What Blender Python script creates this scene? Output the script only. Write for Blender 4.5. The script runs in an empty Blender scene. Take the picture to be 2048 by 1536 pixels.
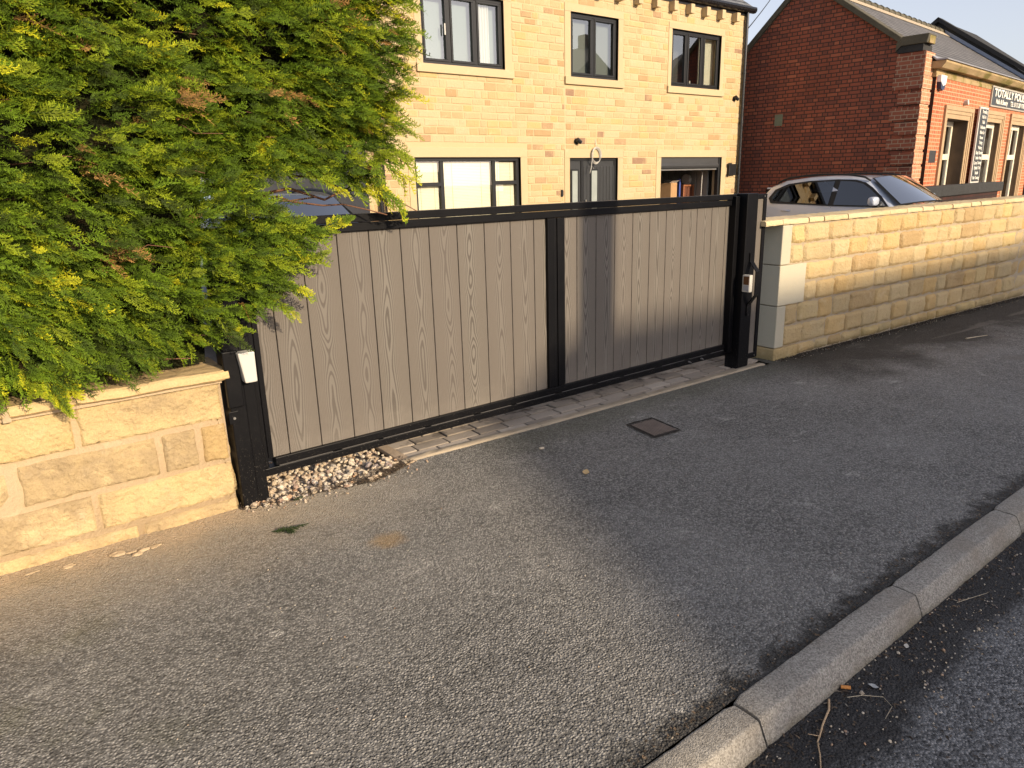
import bpy, bmesh, math, random
import numpy as np
from mathutils import Vector, Matrix, noise as mnoise
random.seed(7); rng = np.random.default_rng(7)
S = bpy.context.scene
COL = S.collection
R = math.radians

# ------------------------------------------------------------------ camera
H = 1.40
def cam_axes(pitch, roll, yaw):
    def cam(v):
        X, Y, Z = v
        x = X*math.sin(yaw) - Y*math.cos(yaw); y = X*math.cos(yaw) + Y*math.sin(yaw)
        cp, sp = math.cos(pitch), math.sin(pitch); yf = y*cp - Z*sp; zu = y*sp + Z*cp
        cr, sr = math.cos(roll), math.sin(roll)
        return (x*cr + zu*sr, x*sr - zu*cr, yf)
    c = [cam(e) for e in ((1, 0, 0), (0, 1, 0), (0, 0, 1))]
    return [Vector((c[0][i], c[1][i], c[2][i])) for i in range(3)]
rt, dn, fw = cam_axes(R(15.85), R(-1.60), R(52.69))
cd = bpy.data.cameras.new('camera'); cam = bpy.data.objects.new('camera', cd); COL.objects.link(cam)
M = Matrix.Identity(4)
for i in range(3):
    M[i][0] = rt[i]; M[i][1] = -dn[i]; M[i][2] = -fw[i]
M[0][3], M[1][3], M[2][3] = 0, 0, H
cam.matrix_world = M
cd.sensor_width = 36; cd.lens = 1420/2048*36; cd.clip_start = .02; cd.clip_end = 3000
S.camera = cam

# ------------------------------------------------------------------ light
SUN_EL, SUN_A = R(20.0), R(-9.0)          # light travels towards +Y, turned a little towards -X
W = bpy.data.worlds.new('World'); S.world = W; W.use_nodes = True
nt = W.node_tree; bg = nt.nodes['Background']
sky = nt.nodes.new('ShaderNodeTexSky'); sky.sky_type = 'NISHITA'; sky.sun_disc = False
sky.sun_elevation = SUN_EL; sky.sun_rotation = R(171); sky.air_density = 1.0; sky.dust_density = 1.5; sky.ozone_density = 1.5
hs_ = nt.nodes.new('ShaderNodeHueSaturation'); hs_.inputs['Saturation'].default_value = .50; nt.links.new(sky.outputs[0], hs_.inputs['Color'])
mm_ = nt.nodes.new('ShaderNodeMixRGB'); mm_.blend_type = 'MULTIPLY'; mm_.inputs[0].default_value = 1; mm_.inputs[2].default_value = (1.0, .95, .985, 1); nt.links.new(hs_.outputs[0], mm_.inputs[1])
nt.links.new(mm_.outputs[0], bg.inputs[0]); bg.inputs[1].default_value = .15
sl = bpy.data.lights.new('sun', 'SUN'); so = bpy.data.objects.new('sun', sl); COL.objects.link(so)
sl.energy = 4.1; sl.angle = R(.5); sl.color = (1.0, .815, .575)
d = Vector((math.sin(SUN_A)*math.cos(SUN_EL), math.cos(SUN_A)*math.cos(SUN_EL), -math.sin(SUN_EL)))
so.rotation_euler = d.to_track_quat('-Z', 'Y').to_euler()
S.view_settings.view_transform = 'Standard'; S.view_settings.look = 'None'; S.view_settings.gamma = 1
S.view_settings.use_curve_mapping = False
S.view_settings.exposure = .55

# ------------------------------------------------------------------ node helpers
class NT:
    def __init__(s, name):
        s.m = bpy.data.materials.new(name); s.m.use_nodes = True; s.t = s.m.node_tree
        for n in list(s.t.nodes): s.t.nodes.remove(n)
        s.out = s.n('ShaderNodeOutputMaterial')
    def n(s, typ, **kw):
        nd = s.t.nodes.new(typ)
        for k, v in kw.items():
            if k.startswith('i_'):
                key = k[2:]; key = int(key) if key.isdigit() else key.replace('_', ' ')
                s.set(nd, key, v)
            else: setattr(nd, k, v)
        return nd
    def set(s, nd, key, v):
        if isinstance(v, bpy.types.NodeSocket): s.t.links.new(v, nd.inputs[key])
        else: nd.inputs[key].default_value = v
    def math(s, op, a, b=0., c=0., clamp=False):
        nd = s.n('ShaderNodeMath', operation=op, use_clamp=clamp); s.set(nd, 0, a); s.set(nd, 1, b); s.set(nd, 2, c); return nd.outputs[0]
    def mix(s, f, a, b, mode='MIX'):
        nd = s.n('ShaderNodeMixRGB', blend_type=mode); s.set(nd, 0, f); s.set(nd, 1, a); s.set(nd, 2, b); return nd.outputs[0]
    def ramp(s, f, stops, interp='LINEAR'):
        nd = s.n('ShaderNodeValToRGB'); nd.color_ramp.interpolation = interp; e = nd.color_ramp.elements
        while len(e) < len(stops): e.new(.5)
        for i, (p, c) in enumerate(stops):
            e[i].position = p; e[i].color = (c if len(c) == 4 else tuple(c) + (1,)) if hasattr(c, '__len__') else (c, c, c, 1)
        s.set(nd, 0, f); return nd.outputs[0]
    def noise(s, vec, scale, detail=4, rough=.55, out=0, dist=0.):
        nd = s.n('ShaderNodeTexNoise'); s.set(nd, 'Vector', vec); s.set(nd, 'Scale', scale); s.set(nd, 'Detail', detail); s.set(nd, 'Roughness', rough); s.set(nd, 'Distortion', dist); return nd.outputs[out]
    def voro(s, vec, scale, out='Distance', feature='F1', rnd=1.):
        nd = s.n('ShaderNodeTexVoronoi', feature=feature); s.set(nd, 'Vector', vec); s.set(nd, 'Scale', scale); s.set(nd, 'Randomness', rnd); return nd.outputs[out]
    def co(s): return s.n('ShaderNodeTexCoord').outputs['Object']
    def mapping(s, vec, scale=(1, 1, 1), loc=(0, 0, 0), rot=(0, 0, 0)):
        nd = s.n('ShaderNodeMapping'); s.set(nd, 'Vector', vec); s.set(nd, 'Scale', scale); s.set(nd, 'Location', loc); s.set(nd, 'Rotation', rot); return nd.outputs[0]
    def attr(s, name, out='Fac'): return s.n('ShaderNodeAttribute', attribute_name=name).outputs[out]
    def bump(s, h, dist=.01, strength=1., normal=None):
        nd = s.n('ShaderNodeBump'); s.set(nd, 'Height', h); s.set(nd, 'Distance', dist); s.set(nd, 'Strength', strength)
        if normal is not None: s.set(nd, 'Normal', normal)
        return nd.outputs[0]
    def bsdf(s, col, rough=.6, metal=0., spec=.5, normal=None, coat=0.):
        nd = s.n('ShaderNodeBsdfPrincipled'); s.set(nd, 'Base Color', col if isinstance(col, bpy.types.NodeSocket) else tuple(col)[:3] + (1,))
        s.set(nd, 'Roughness', rough); s.set(nd, 'Metallic', metal); s.set(nd, 'Specular IOR Level', spec)
        if coat: s.set(nd, 'Coat Weight', coat); s.set(nd, 'Coat Roughness', .05)
        if normal is not None: s.set(nd, 'Normal', normal)
        return nd.outputs[0]
    def fin(s, sh): s.t.links.new(sh, s.out.inputs[0]); return s.m
    def sep(s, vec):
        nd = s.n('ShaderNodeSeparateXYZ'); s.set(nd, 0, vec); return nd.outputs
    def smooth(s, v, a, b):
        nd = s.n('ShaderNodeMapRange', interpolation_type='SMOOTHSTEP'); s.set(nd, 0, v); s.set(nd, 1, a); s.set(nd, 2, b); s.set(nd, 3, 0.); s.set(nd, 4, 1.); return nd.outputs[0]
def C(r, g, b): return (r, g, b, 1)

def plain(name, col, rough=.5, metal=0., var=.15, scale=8, bump=0., bscale=60, spec=.5, coat=0.):
    k = NT(name); v = k.co(); f = k.noise(v, scale, 5)
    c = k.mix(f, tuple(x*(1-var) for x in col[:3]) + (1,), tuple(min(1, x*(1+var)) for x in col[:3]) + (1,))
    nrm = k.bump(k.noise(v, bscale, 3), bump, 1.) if bump else None
    ro = k.math('ADD', rough, k.math('MULTIPLY', k.math('SUBTRACT', k.noise(v, scale*2.3, 3), .5), .2))
    return k.fin(k.bsdf(c, ro, metal, spec, nrm, coat))

# ------------------------------------------------------------------ mesh helpers
class MB:
    def __init__(s): s.v = []; s.f = []; s.m = []; s.t = []
    def add(s, vs, fs, mat=0, tint=0.):
        b = len(s.v); s.v += [tuple(p) for p in vs]; s.f += [tuple(i+b for i in f) for f in fs]
        s.m += [mat]*len(fs); s.t += [tint]*len(fs); return s
    def box(s, x0, x1, y0, y1, z0, z1, mat=0, tint=0., mtx=None):
        vs = [Vector((x, y, z)) for z in (z0, z1) for y in (y0, y1) for x in (x0, x1)]
        if mtx: vs = [mtx @ p for p in vs]
        return s.add(vs, [(0, 2, 3, 1), (4, 5, 7, 6), (0, 1, 5, 4), (2, 6, 7, 3), (0, 4, 6, 2), (1, 3, 7, 5)], mat, tint)
    def prism(s, poly, axis, a0, a1, mat=0, tint=0., mtx=None):
        n = len(poly)
        def P(p, a): return Vector((a, p[0], p[1])) if axis == 'x' else Vector((p[0], a, p[1])) if axis == 'y' else Vector((p[0], p[1], a))
        vs = [P(p, a0) for p in poly] + [P(p, a1) for p in poly]
        if mtx: vs = [mtx @ p for p in vs]
        return s.add(vs, [tuple(range(n))[::-1], tuple(range(n, 2*n))] + [(i, (i+1) % n, n+(i+1) % n, n+i) for i in range(n)], mat, tint)
    def tube(s, pts, r, n=8, mat=0, tint=0., taper=None, caps=True):
        pts = [Vector(p) for p in pts]; vs = []; fs = []
        for i, p in enumerate(pts):
            t = (pts[min(i+1, len(pts)-1)] - pts[max(i-1, 0)]).normalized()
            up = Vector((0, 0, 1)) if abs(t.z) < .9 else Vector((1, 0, 0))
            a = t.cross(up).normalized(); b = t.cross(a)
            rr = r if taper is None else r*(1+(taper-1)*i/(len(pts)-1))
            for j in range(n):
                an = 2*math.pi*j/n; vs.append(p + a*math.cos(an)*rr + b*math.sin(an)*rr)
        for i in range(len(pts)-1):
            for j in range(n): fs.append((i*n+j, i*n+(j+1) % n, (i+1)*n+(j+1) % n, (i+1)*n+j))
        if caps: fs.append(tuple(range(n))[::-1]); fs.append(tuple(range((len(pts)-1)*n, len(pts)*n)))
        return s.add(vs, fs, mat, tint)
    def grid(s, P, mat=0, tint=0.):
        nu, nv = len(P), len(P[0])
        return s.add([q for row in P for q in row], [(i*nv+j, i*nv+j+1, (i+1)*nv+j+1, (i+1)*nv+j) for i in range(nu-1) for j in range(nv-1)], mat, tint)
    def build(s, name, mats, parent=None, bevel=0., smooth=False, seg=2, fix=True):
        me = bpy.data.meshes.new(name); me.from_pydata(s.v, [], s.f)
        if not isinstance(mats, (list, tuple)): mats = [mats]
        for m in mats: me.materials.append(m)
        me.polygons.foreach_set('material_index', s.m)
        a = me.attributes.new('tint', 'FLOAT', 'FACE'); a.data.foreach_set('value', s.t)
        me.update()
        if fix:
            bm = bmesh.new(); bm.from_mesh(me); bmesh.ops.recalc_face_normals(bm, faces=bm.faces); bm.to_mesh(me); bm.free()
        if smooth: me.polygons.foreach_set('use_smooth', [True]*len(me.polygons))
        o = bpy.data.objects.new(name, me); COL.objects.link(o)
        if parent: o.parent = parent
        if bevel:
            b = o.modifiers.new('bevel', 'BEVEL'); b.width = bevel; b.segments = seg; b.limit_method = 'ANGLE'; b.angle_limit = R(40)
        return o
def thing(name, label, cat, loc=(0, 0, 0), group=None):
    o = bpy.data.objects.new(name, None); COL.objects.link(o); o.location = loc; o.empty_display_size = .1
    o['label'] = label; o['category'] = cat
    if group: o['group'] = group
    return o
def tag(o, label, cat, group=None, kind=None):
    o['label'] = label; o['category'] = cat
    if group: o['group'] = group
    if kind: o['kind'] = kind
    return o
def struct(o): o['kind'] = 'structure'; return o
def fbm(x, y, z=0., s=1., o=4): return mnoise.fractal(Vector((x*s, y*s, z*s)), 1., 2., o)

# ------------------------------------------------------------------ materials
def m_asphalt(name, base, light, agg=105., spots=True, side='pave'):
    k = NT(name); v = k.co(); x, y, z = k.sep(v)
    cell = k.voro(v, agg, 'Distance'); cc = k.sep(k.voro(v, agg, 'Color'))[0]
    big = k.noise(v, 1.1, 5, .6); mid = k.noise(v, 7, 5, .6); fine = k.noise(v, 300, 2)
    f = k.math('ADD', k.math('MULTIPLY', cc, .62), k.math('MULTIPLY', mid, .38))
    c = k.mix(k.smooth(f, .15, .88), base, light)
    c = k.mix(k.math('MULTIPLY', k.smooth(cell, .45, .75), .55), c, tuple(q*.45 for q in base[:3]) + (1,))
    c = k.mix(k.math('MULTIPLY', k.smooth(big, .35, .7), .22), c, tuple(q*1.15 for q in light[:3]) + (1,))
    # lone pale chips
    chip = k.math('GREATER_THAN', k.sep(k.voro(v, 38., 'Color'))[1], .955); near = k.math('LESS_THAN', k.voro(v, 38., 'Distance'), .17)
    c = k.mix(k.math('MULTIPLY', chip, near), c, C(.55, .5, .42))
    if side == 'pave':
        # pale efflorescence scuffs
        sc = k.smooth(k.noise(k.mapping(v, (2.2, 3.6, 1)), 1.9, 7, .74, dist=.6), .575, .70)
        c = k.mix(k.math('MULTIPLY', sc, k.math('MULTIPLY', k.smooth(k.noise(v, 60, 3), .38, .6), .8)), c, C(.62, .59, .53))
        # sandy wash beside the left garden wall
        wv = k.math('ADD', y, k.math('MULTIPLY', k.math('SUBTRACT', k.noise(v, 5, 5), .5), .35))
        sand = k.math('MULTIPLY', k.smooth(wv, 2.35, 3.15), k.smooth(x, 1.9, .9))
        c = k.mix(k.math('MULTIPLY', sand, .75), c, C(.50, .41, .29))
        snd2 = k.math('MULTIPLY', k.smooth(k.math('ADD', wv, 0.), 2.86, 3.10), k.smooth(x, 1.1, .7))
        c = k.mix(k.math('MULTIPLY', k.math('MULTIPLY', snd2, k.math('ADD', .45, k.math('MULTIPLY', cc, .5))), .9), c, C(.56, .42, .27))
        # moss film
        moss = k.math('MULTIPLY', k.smooth(k.noise(v, 3.1, 5, .6), .52, .68), k.smooth(x, .45, .05))
        c = k.mix(k.math('MULTIPLY', moss, .25), c, C(.16, .16, .08))
        mo2 = k.math('MULTIPLY', k.smooth(k.math('ADD', y, k.math('MULTIPLY', k.noise(v, 4, 4), .4)), 2.85, 3.2), k.smooth(x, 1.9, 2.4))
        c = k.mix(k.math('MULTIPLY', mo2, .45), c, C(.09, .09, .045))
        # orange stain
        dx = k.math('SUBTRACT', x, 1.18); dy = k.math('SUBTRACT', y, 2.42)
        rr = k.math('SQRT', k.math('ADD', k.math('MULTIPLY', dx, dx), k.math('MULTIPLY', k.math('MULTIPLY', dy, dy), 1.6)))
        rr = k.math('ADD', rr, k.math('MULTIPLY', k.math('SUBTRACT', k.noise(v, 16, 4), .5), .09))
        c = k.mix(k.math('MULTIPLY', k.smooth(rr, .11, .03), .55), c, C(.42, .27, .11))
        # damp dark strip along the kerb and damp patches by the right wall
        kb = k.math('ADD', y, k.math('MULTIPLY', k.math('SUBTRACT', k.noise(k.mapping(v, (1, 1, 1)), 9, 7, .7), .5), .30))
        damp = k.smooth(kb, 1.05, .975)
        c = k.mix(k.math('MULTIPLY', damp, .82), c, C(.022, .02, .017))
        wl = k.math('ADD', y, k.math('MULTIPLY', k.math('SUBTRACT', k.noise(v, 1.7, 5, .6), .5), 1.3))
        wl = k.math('ADD', wl, k.math('MULTIPLY', x, .06))
        d2 = k.math('MULTIPLY', k.smooth(wl, 2.45, 2.95), k.smooth(x, 4.3, 5.2))
        c = k.mix(k.math('MULTIPLY', d2, .82), c, C(.030, .024, .017))
        st = k.math('MULTIPLY', k.smooth(k.noise(k.mapping(v, (.55, 2.4, 1)), 1.6, 6, .6, dist=.8), .55, .66), k.smooth(x, 4.6, 6.))
        c = k.mix(k.math('MULTIPLY', st, .6), c, C(.20, .18, .155))
        d3 = k.math('MULTIPLY', k.smooth(k.noise(v, .9, 4), .56, .66), k.smooth(x, 3.8, 5.5))
        c = k.mix(k.math('MULTIPLY', d3, .18), c, C(.035, .031, .026))
    else:
        yy = k.math('ADD', y, k.math('MULTIPLY', k.math('SUBTRACT', k.noise(v, 4, 6, .65), .5), .22))
        dirt = k.smooth(yy, .60, .70)
        c = k.mix(k.math('MULTIPLY', dirt, .85), c, C(.022, .019, .017))
    h = k.math('ADD', k.math('MULTIPLY', k.math('MINIMUM', cell, .6), -1.5), k.math('MULTIPLY', k.noise(v, agg*.9, 3, .6), .6))
    h = k.math('ADD', h, k.math('MULTIPLY', fine, .3))
    n = k.bump(h, .0105, 1.)
    n = k.bump(k.noise(v, 9, 4), .012, .6, n)
    ro = k.ramp(mid, [(0, .72), (1, .92)])
    return k.fin(k.bsdf(c, ro, 0, .35, n))
M_PAVE = m_asphalt('pavement_asphalt', C(.130, .125, .114), C(.405, .388, .355), 118.)
M_ROAD = m_asphalt('road_asphalt', C(.08, .08, .08), C(.36, .355, .345), 110., side='road')

def m_kerb():
    k = NT('kerb_concrete'); v = k.co(); x, y, z = k.sep(v)
    cc = k.sep(k.voro(v, 240, 'Color'))[0]; c = k.mix(cc, C(.20, .185, .16), C(.47, .435, .375))
    c = k.mix(k.math('MULTIPLY', k.smooth(k.noise(v, 5, 5), .4, .75), .5), c, C(.24, .20, .15))
    c = k.mix(k.math('MULTIPLY', k.smooth(k.math('ADD', z, k.math('MULTIPLY', k.noise(v, 14, 5), .05)), -.015, -.06), .7), c, C(.12, .10, .05))
    h = k.math('ADD', k.math('MULTIPLY', k.voro(v, 210), -.6), k.noise(v, 340, 3))
    return k.fin(k.bsdf(c, .9, 0, .3, k.bump(k.noise(v, 18, 4), .006, .7, k.bump(h, .0028, 1.))))
M_KERB = m_kerb()

def m_stone(name, stops, rough=.9, bs=26., bd=.008, grain=240., gd=.0015, stain=None, varscale=3., sootz=None, spread=.5):
    k = NT(name); v = k.co(); x, y, z = k.sep(v)
    t = k.attr('tint')
    f = k.math('ADD', k.math('MULTIPLY', t, 1.), k.math('MULTIPLY', k.math('SUBTRACT', k.noise(v, varscale, 5, .6), .5), spread))
    c = k.ramp(f, stops)
    g = k.noise(v, grain, 3); c = k.mix(k.math('MULTIPLY', k.smooth(g, .35, .7), .35), c, k.mix(.5, c, C(.12, .09, .05)), 'MIX')
    bl = k.smooth(k.noise(v, 9, 6, .7), .54, .72); c = k.mix(k.math('MULTIPLY', bl, .35), c, C(.62, .50, .33))
    if sootz is not None:
        sz = k.math('ADD', z, k.math('MULTIPLY', k.math('SUBTRACT', k.noise(v, 4, 5), .5), .25))
        c = k.mix(k.math('MULTIPLY', k.smooth(sz, sootz, sootz-.22), .62), c, C(.13, .12, .055))
    h = k.math('ADD', k.noise(v, bs, 6, .6), k.math('MULTIPLY', k.voro(v, bs*1.7), .4))
    n = k.bump(h, bd, 1.); n = k.bump(g, gd, 1., n)
    return k.fin(k.bsdf(c, rough, 0, .25, n))
ST_L = [(0, C(.36, .245, .115)), (.3, C(.49, .35, .155)), (.6, C(.54, .40, .20)), (.85, C(.35, .26, .145)), (1, C(.57, .43, .23))]
ST_R = [(0, C(.42, .29, .14)), (.2, C(.50, .37, .19)), (.4, C(.55, .42, .23)), (.6, C(.55, .37, .155)), (.8, C(.48, .37, .205)), (1, C(.60, .44, .20))]
M_STL = m_stone('pitched_sandstone', ST_L, bs=30, bd=.012, grain=160, gd=.003, spread=.8, varscale=6)
M_STR = m_stone('walling_sandstone', ST_R, bs=34, bd=.010, sootz=.16, spread=.35)
M_MORT = m_stone('pale_mortar', [(0, C(.48, .365, .23)), (1, C(.58, .45, .29))], bs=60, bd=.003, grain=300)
M_MORTR = m_stone('grey_mortar', [(0, C(.44, .36, .25)), (1, C(.52, .43, .30))], bs=60, bd=.003, grain=300)
M_COPE = m_stone('coping_stone', [(0, C(.50, .37, .19)), (.5, C(.58, .42, .20)), (1, C(.42, .31, .19))], bs=9, bd=.010, grain=120)
M_QUOIN = m_stone('dressed_sandstone', [(0, C(.46, .42, .32)), (1, C(.53, .48, .36))], bs=12, bd=.0008, grain=400, gd=.0004, sootz=.10, spread=.25)
ST_H = [(0, C(.41, .275, .14)), (.15, C(.46, .34, .18)), (.35, C(.50, .385, .22)), (.5, C(.52, .405, .245)), (.68, C(.53, .37, .165)), (.82, C(.48, .345, .18)), (.94, C(.40, .27, .15)), (1, C(.29, .18, .115))]
M_STH = m_stone('house_sandstone', ST_H, bs=24, bd=.006, grain=120, spread=.22, varscale=5)
M_MORTH = m_stone('house_mortar', [(0, C(.53, .41, .235)), (1, C(.57, .445, .26))], bs=60, bd=.002)
M_DRESS = m_stone('house_dressings', [(0, C(.49, .38, .225)), (1, C(.53, .415, .25))], bs=10, bd=.0008, grain=300, gd=.0003, spread=.2)
M_SIDE = m_stone('house_side_shade_stone', [(0, C(.26, .23, .19)), (1, C(.36, .31, .25))], bs=12, bd=.006)  # side and back stone, shade painted in as a darker grey

def m_grain():
    """woodgrain composite cladding: nested cathedral rings down each board"""
    k = NT('composite_cladding'); v = k.co(); x, y, z = k.sep(v); t = k.attr('tint')      # tint = board number + random
    cx = k.attr('bcx')
    dx = k.math('SUBTRACT', x, cx)
    wob = k.math('MULTIPLY', k.math('SUBTRACT', k.noise(k.n('ShaderNodeCombineXYZ', i_0=k.math('MULTIPLY', t, 31.), i_1=k.math('MULTIPLY', z, 1.6), i_2=0.).outputs[0], 1.3, 3), .5), .05)
    dx = k.math('ADD', dx, wob)
    g = k.noise(k.n('ShaderNodeCombineXYZ', i_0=k.math('MULTIPLY', t, 17.3), i_1=k.math('MULTIPLY', z, k.math('ADD', .55, k.math('FRACT', k.math('MULTIPLY', t, 3.7)))), i_2=k.math('MULTIPLY', z, .0)).outputs[0], 2.1, 1, .4)
    fine = k.noise(k.mapping(v, (60, 1, 5)), 1., 3)
    f = k.math('ADD', k.math('MULTIPLY', k.math('POWER', k.math('ABSOLUTE', dx), 1.6), 480.), k.math('MULTIPLY', g, k.math('ADD', 7., k.math('MULTIPLY', k.math('FRACT', k.math('MULTIPLY', t, 5.1)), 7.))))
    f = k.math('ADD', f, k.math('MULTIPLY', fine, .30))
    w = k.math('SINE', k.math('MULTIPLY', f, 6.283))
    line = k.smooth(w, -.05, .75)
    edge = k.smooth(k.math('ABSOLUTE', dx), .018, .05)
    spk = k.noise(k.mapping(v, (420, 1, 70)), 1., 3)
    base = k.mix(k.noise(v, 3, 3), C(.138, .124, .105), C(.168, .151, .128))
    dark = C(.055, .046, .037)
    c = k.mix(k.math('MULTIPLY', line, k.math('SUBTRACT', .80, k.math('MULTIPLY', edge, .35))), base, dark)
    c = k.mix(k.math('MULTIPLY', edge, .45), c, C(.115, .098, .080))
    c = k.mix(k.math('MULTIPLY', k.smooth(spk, .45, .65), k.math('ADD', .22, k.math('MULTIPLY', edge, .30))), c, C(.13, .105, .085))
    sp2 = k.math('MULTIPLY', k.smooth(k.math('ADD', z, k.math('MULTIPLY', k.noise(v, 14, 6, .7), .35)), .52, .25), .35); c = k.mix(sp2, c, C(.25, .22, .18))
    c = k.mix(k.math('MULTIPLY', k.math('FRACT', k.math('MULTIPLY', t, 7.3)), .38), c, C(.12, .10, .085))
    sm = k.smooth(k.noise(v, 5.3, 6, .7), .66, .8); c = k.mix(k.math('MULTIPLY', sm, .3), c, C(.42, .37, .30))
    h = k.math('ADD', k.math('MULTIPLY', line, -.5), k.math('MULTIPLY', spk, .5))
    return k.fin(k.bsdf(c, .62, 0, .4, k.bump(h, .0012, .8)))
M_GRAIN = m_grain()

def m_blackpaint():
    k = NT('black_powder_coat'); v = k.co()
    dust = k.smooth(k.noise(v, 8, 7, .75), .52, .78); sp = k.smooth(k.noise(v, 190, 2), .66, .74)
    c = k.mix(k.math('MULTIPLY', dust, .16), C(.004, .004, .005), C(.035, .032, .028))
    z = k.sep(v)[2]; low = k.smooth(z, .45, .0)
    c = k.mix(k.math('MULTIPLY', sp, k.math('ADD', .05, k.math('MULTIPLY', low, .45))), c, C(.35, .31, .26))
    ro = k.ramp(k.noise(v, 6, 5), [(0, .30), (1, .50)])
    return k.fin(k.bsdf(c, ro, 0, .16, k.bump(k.noise(v, 420, 2), .0004, .5)))
M_BLACK = m_blackpaint()
M_UPVC = plain('anthracite_upvc', (.014, .015, .017), .4, var=.1, spec=.3)
M_WHITEPL = plain('white_plastic', (.52, .50, .45), .4, var=.05)
M_STEEL = plain('bright_steel', (.6, .58, .55), .3, 1.)
M_TIMBER = plain('brown_timber', (.25, .09, .035), .5, var=.3)
M_CARD = plain('brown_cardboard', (.42, .25, .12), .85, var=.15)
M_LEAD = plain('sheet_lead', (.30, .31, .34), .5, var=.25)
M_DSTONE = plain('weathered_gritstone', (.085, .075, .05), .9, var=.45, scale=3, bump=.01, bscale=22)
M_DSTONE2 = plain('black_gritstone', (.025, .025, .024), .85, var=.4, scale=3, bump=.01, bscale=22)
M_ARCH = plain('window_stone', (.40, .28, .16), .85, var=.25, scale=4, bump=.004)
M_REVEAL = plain('shade_toned_reveal', (.10, .065, .04), .85, var=.6, scale=2.5, bump=.004)  # shade inside the window openings put into a dark colour
M_WHITEFR = plain('cream_window_frame', (.72, .66, .52), .45, var=.06)
M_RUST = plain('rusty_iron', (.22, .175, .145), .75, var=.45, scale=12, bump=.003, bscale=90)

def m_cornice():
    k = NT('mossy_cornice'); v = k.co(); f = k.noise(v, 2.2, 5, .6)
    c = k.ramp(f, [(.3, C(.42, .30, .16)), (.5, C(.34, .25, .13)), (.6, C(.20, .16, .05)), (.75, C(.12, .11, .03))])
    return k.fin(k.bsdf(c, .9, 0, .3, k.bump(k.noise(v, 20, 4), .008, 1.)))
M_CORN = m_cornice()

def m_slate(name, col, sx=.30, sz=.115):
    k = NT(name); v = k.co()
    uv = k.attr('uvw', 'Vector')
    b = k.n('ShaderNodeTexBrick'); k.set(b, 'Vector', uv); k.set(b, 'Color1', tuple(q*.75 for q in col)+(1,)); k.set(b, 'Color2', tuple(q*1.3 for q in col)+(1,)); k.set(b, 'Mortar', C(.012, .012, .012))
    k.set(b, 'Scale', 1.); k.set(b, 'Mortar Size', .012); k.set(b, 'Brick Width', sx); k.set(b, 'Row Height', sz); k.set(b, 'Mortar Smooth', .2)
    uz = k.sep(uv)[1]; saw = k.math('FRACT', k.math('DIVIDE', uz, sz))
    n = k.bump(k.math('ADD', k.math('MULTIPLY', saw, -.02), k.math('MULTIPLY', b.outputs['Fac'], -.01)), 1., 1.)
    c = k.mix(k.math('MULTIPLY', k.noise(v, 3, 5), .5), b.outputs[0], tuple(q*1.2 for q in col)+(1,))
    c = k.mix(k.math('MULTIPLY', k.smooth(saw, .62, .85), .85), c, C(.012, .012, .012))
    return k.fin(k.bsdf(c, .65, 0, .5, n))
M_SLATE = m_slate('stone_slate', (.15, .14, .13), .30, .17); M_SLATE2 = m_slate('grey_slate', (.16, .165, .17), .3, .2)

def m_brick(name, c1, c2, c3, mortar, msize=.009, ax='uvw', bw=.225, rh=.075):
    k = NT(name); uv = k.attr(ax, 'Vector'); v = k.co()
    uvd = k.n('ShaderNodeVectorMath', operation='ADD', i_0=uv, i_1=k.n('ShaderNodeVectorMath', operation='SCALE', i_0=k.noise(uv, 9, 2, out=1), i_Scale=.004).outputs[0]).outputs[0]
    b = k.n('ShaderNodeTexBrick'); k.set(b, 'Vector', uvd); k.set(b, 'Color1', C(0, 0, 0)); k.set(b, 'Color2', C(1, 1, 1)); k.set(b, 'Mortar', C(.5, .5, .5))
    k.set(b, 'Scale', 1.); k.set(b, 'Mortar Size', msize); k.set(b, 'Mortar Smooth', .15); k.set(b, 'Brick Width', bw); k.set(b, 'Row Height', rh); b.offset = .5; b.squash = .5; b.squash_frequency = 2
    c = k.ramp(b.outputs[0], [(0, c2), (.45, c1), (.8, c1), (1, c3)])
    c = k.mix(k.math('MULTIPLY', k.smooth(k.noise(v, .9, 5, .6), .42, .7), .45), c, tuple(q*.5 for q in c1[:3])+(1,))
    c = k.mix(k.math('MULTIPLY', k.noise(v, 30, 4), .25), c, tuple(q*1.3 for q in c1[:3])+(1,))
    c = k.mix(b.outputs['Fac'], c, mortar)
    h = k.math('ADD', k.math('MULTIPLY', b.outputs['Fac'], -1.), k.math('MULTIPLY', k.noise(v, 60, 4), .35))
    return k.fin(k.bsdf(c, .85, 0, .3, k.bump(h, .008, 1.)))
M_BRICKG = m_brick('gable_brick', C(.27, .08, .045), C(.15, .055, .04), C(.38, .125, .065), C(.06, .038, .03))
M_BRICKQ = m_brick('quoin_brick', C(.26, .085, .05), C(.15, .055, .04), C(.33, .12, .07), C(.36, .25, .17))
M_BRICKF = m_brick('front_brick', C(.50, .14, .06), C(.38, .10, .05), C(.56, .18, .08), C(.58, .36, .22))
M_BRICKP = m_brick('pale_lit_brick', C(.50, .22, .12), C(.40, .15, .09), C(.58, .30, .17), C(.60, .44, .29))  # lit copy of the quoin brick, sunlight put into its colour
M_BRICKD = m_brick('dark_brick', C(.045, .018, .014), C(.03, .015, .012), C(.07, .025, .018), C(.025, .02, .018))

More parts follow.
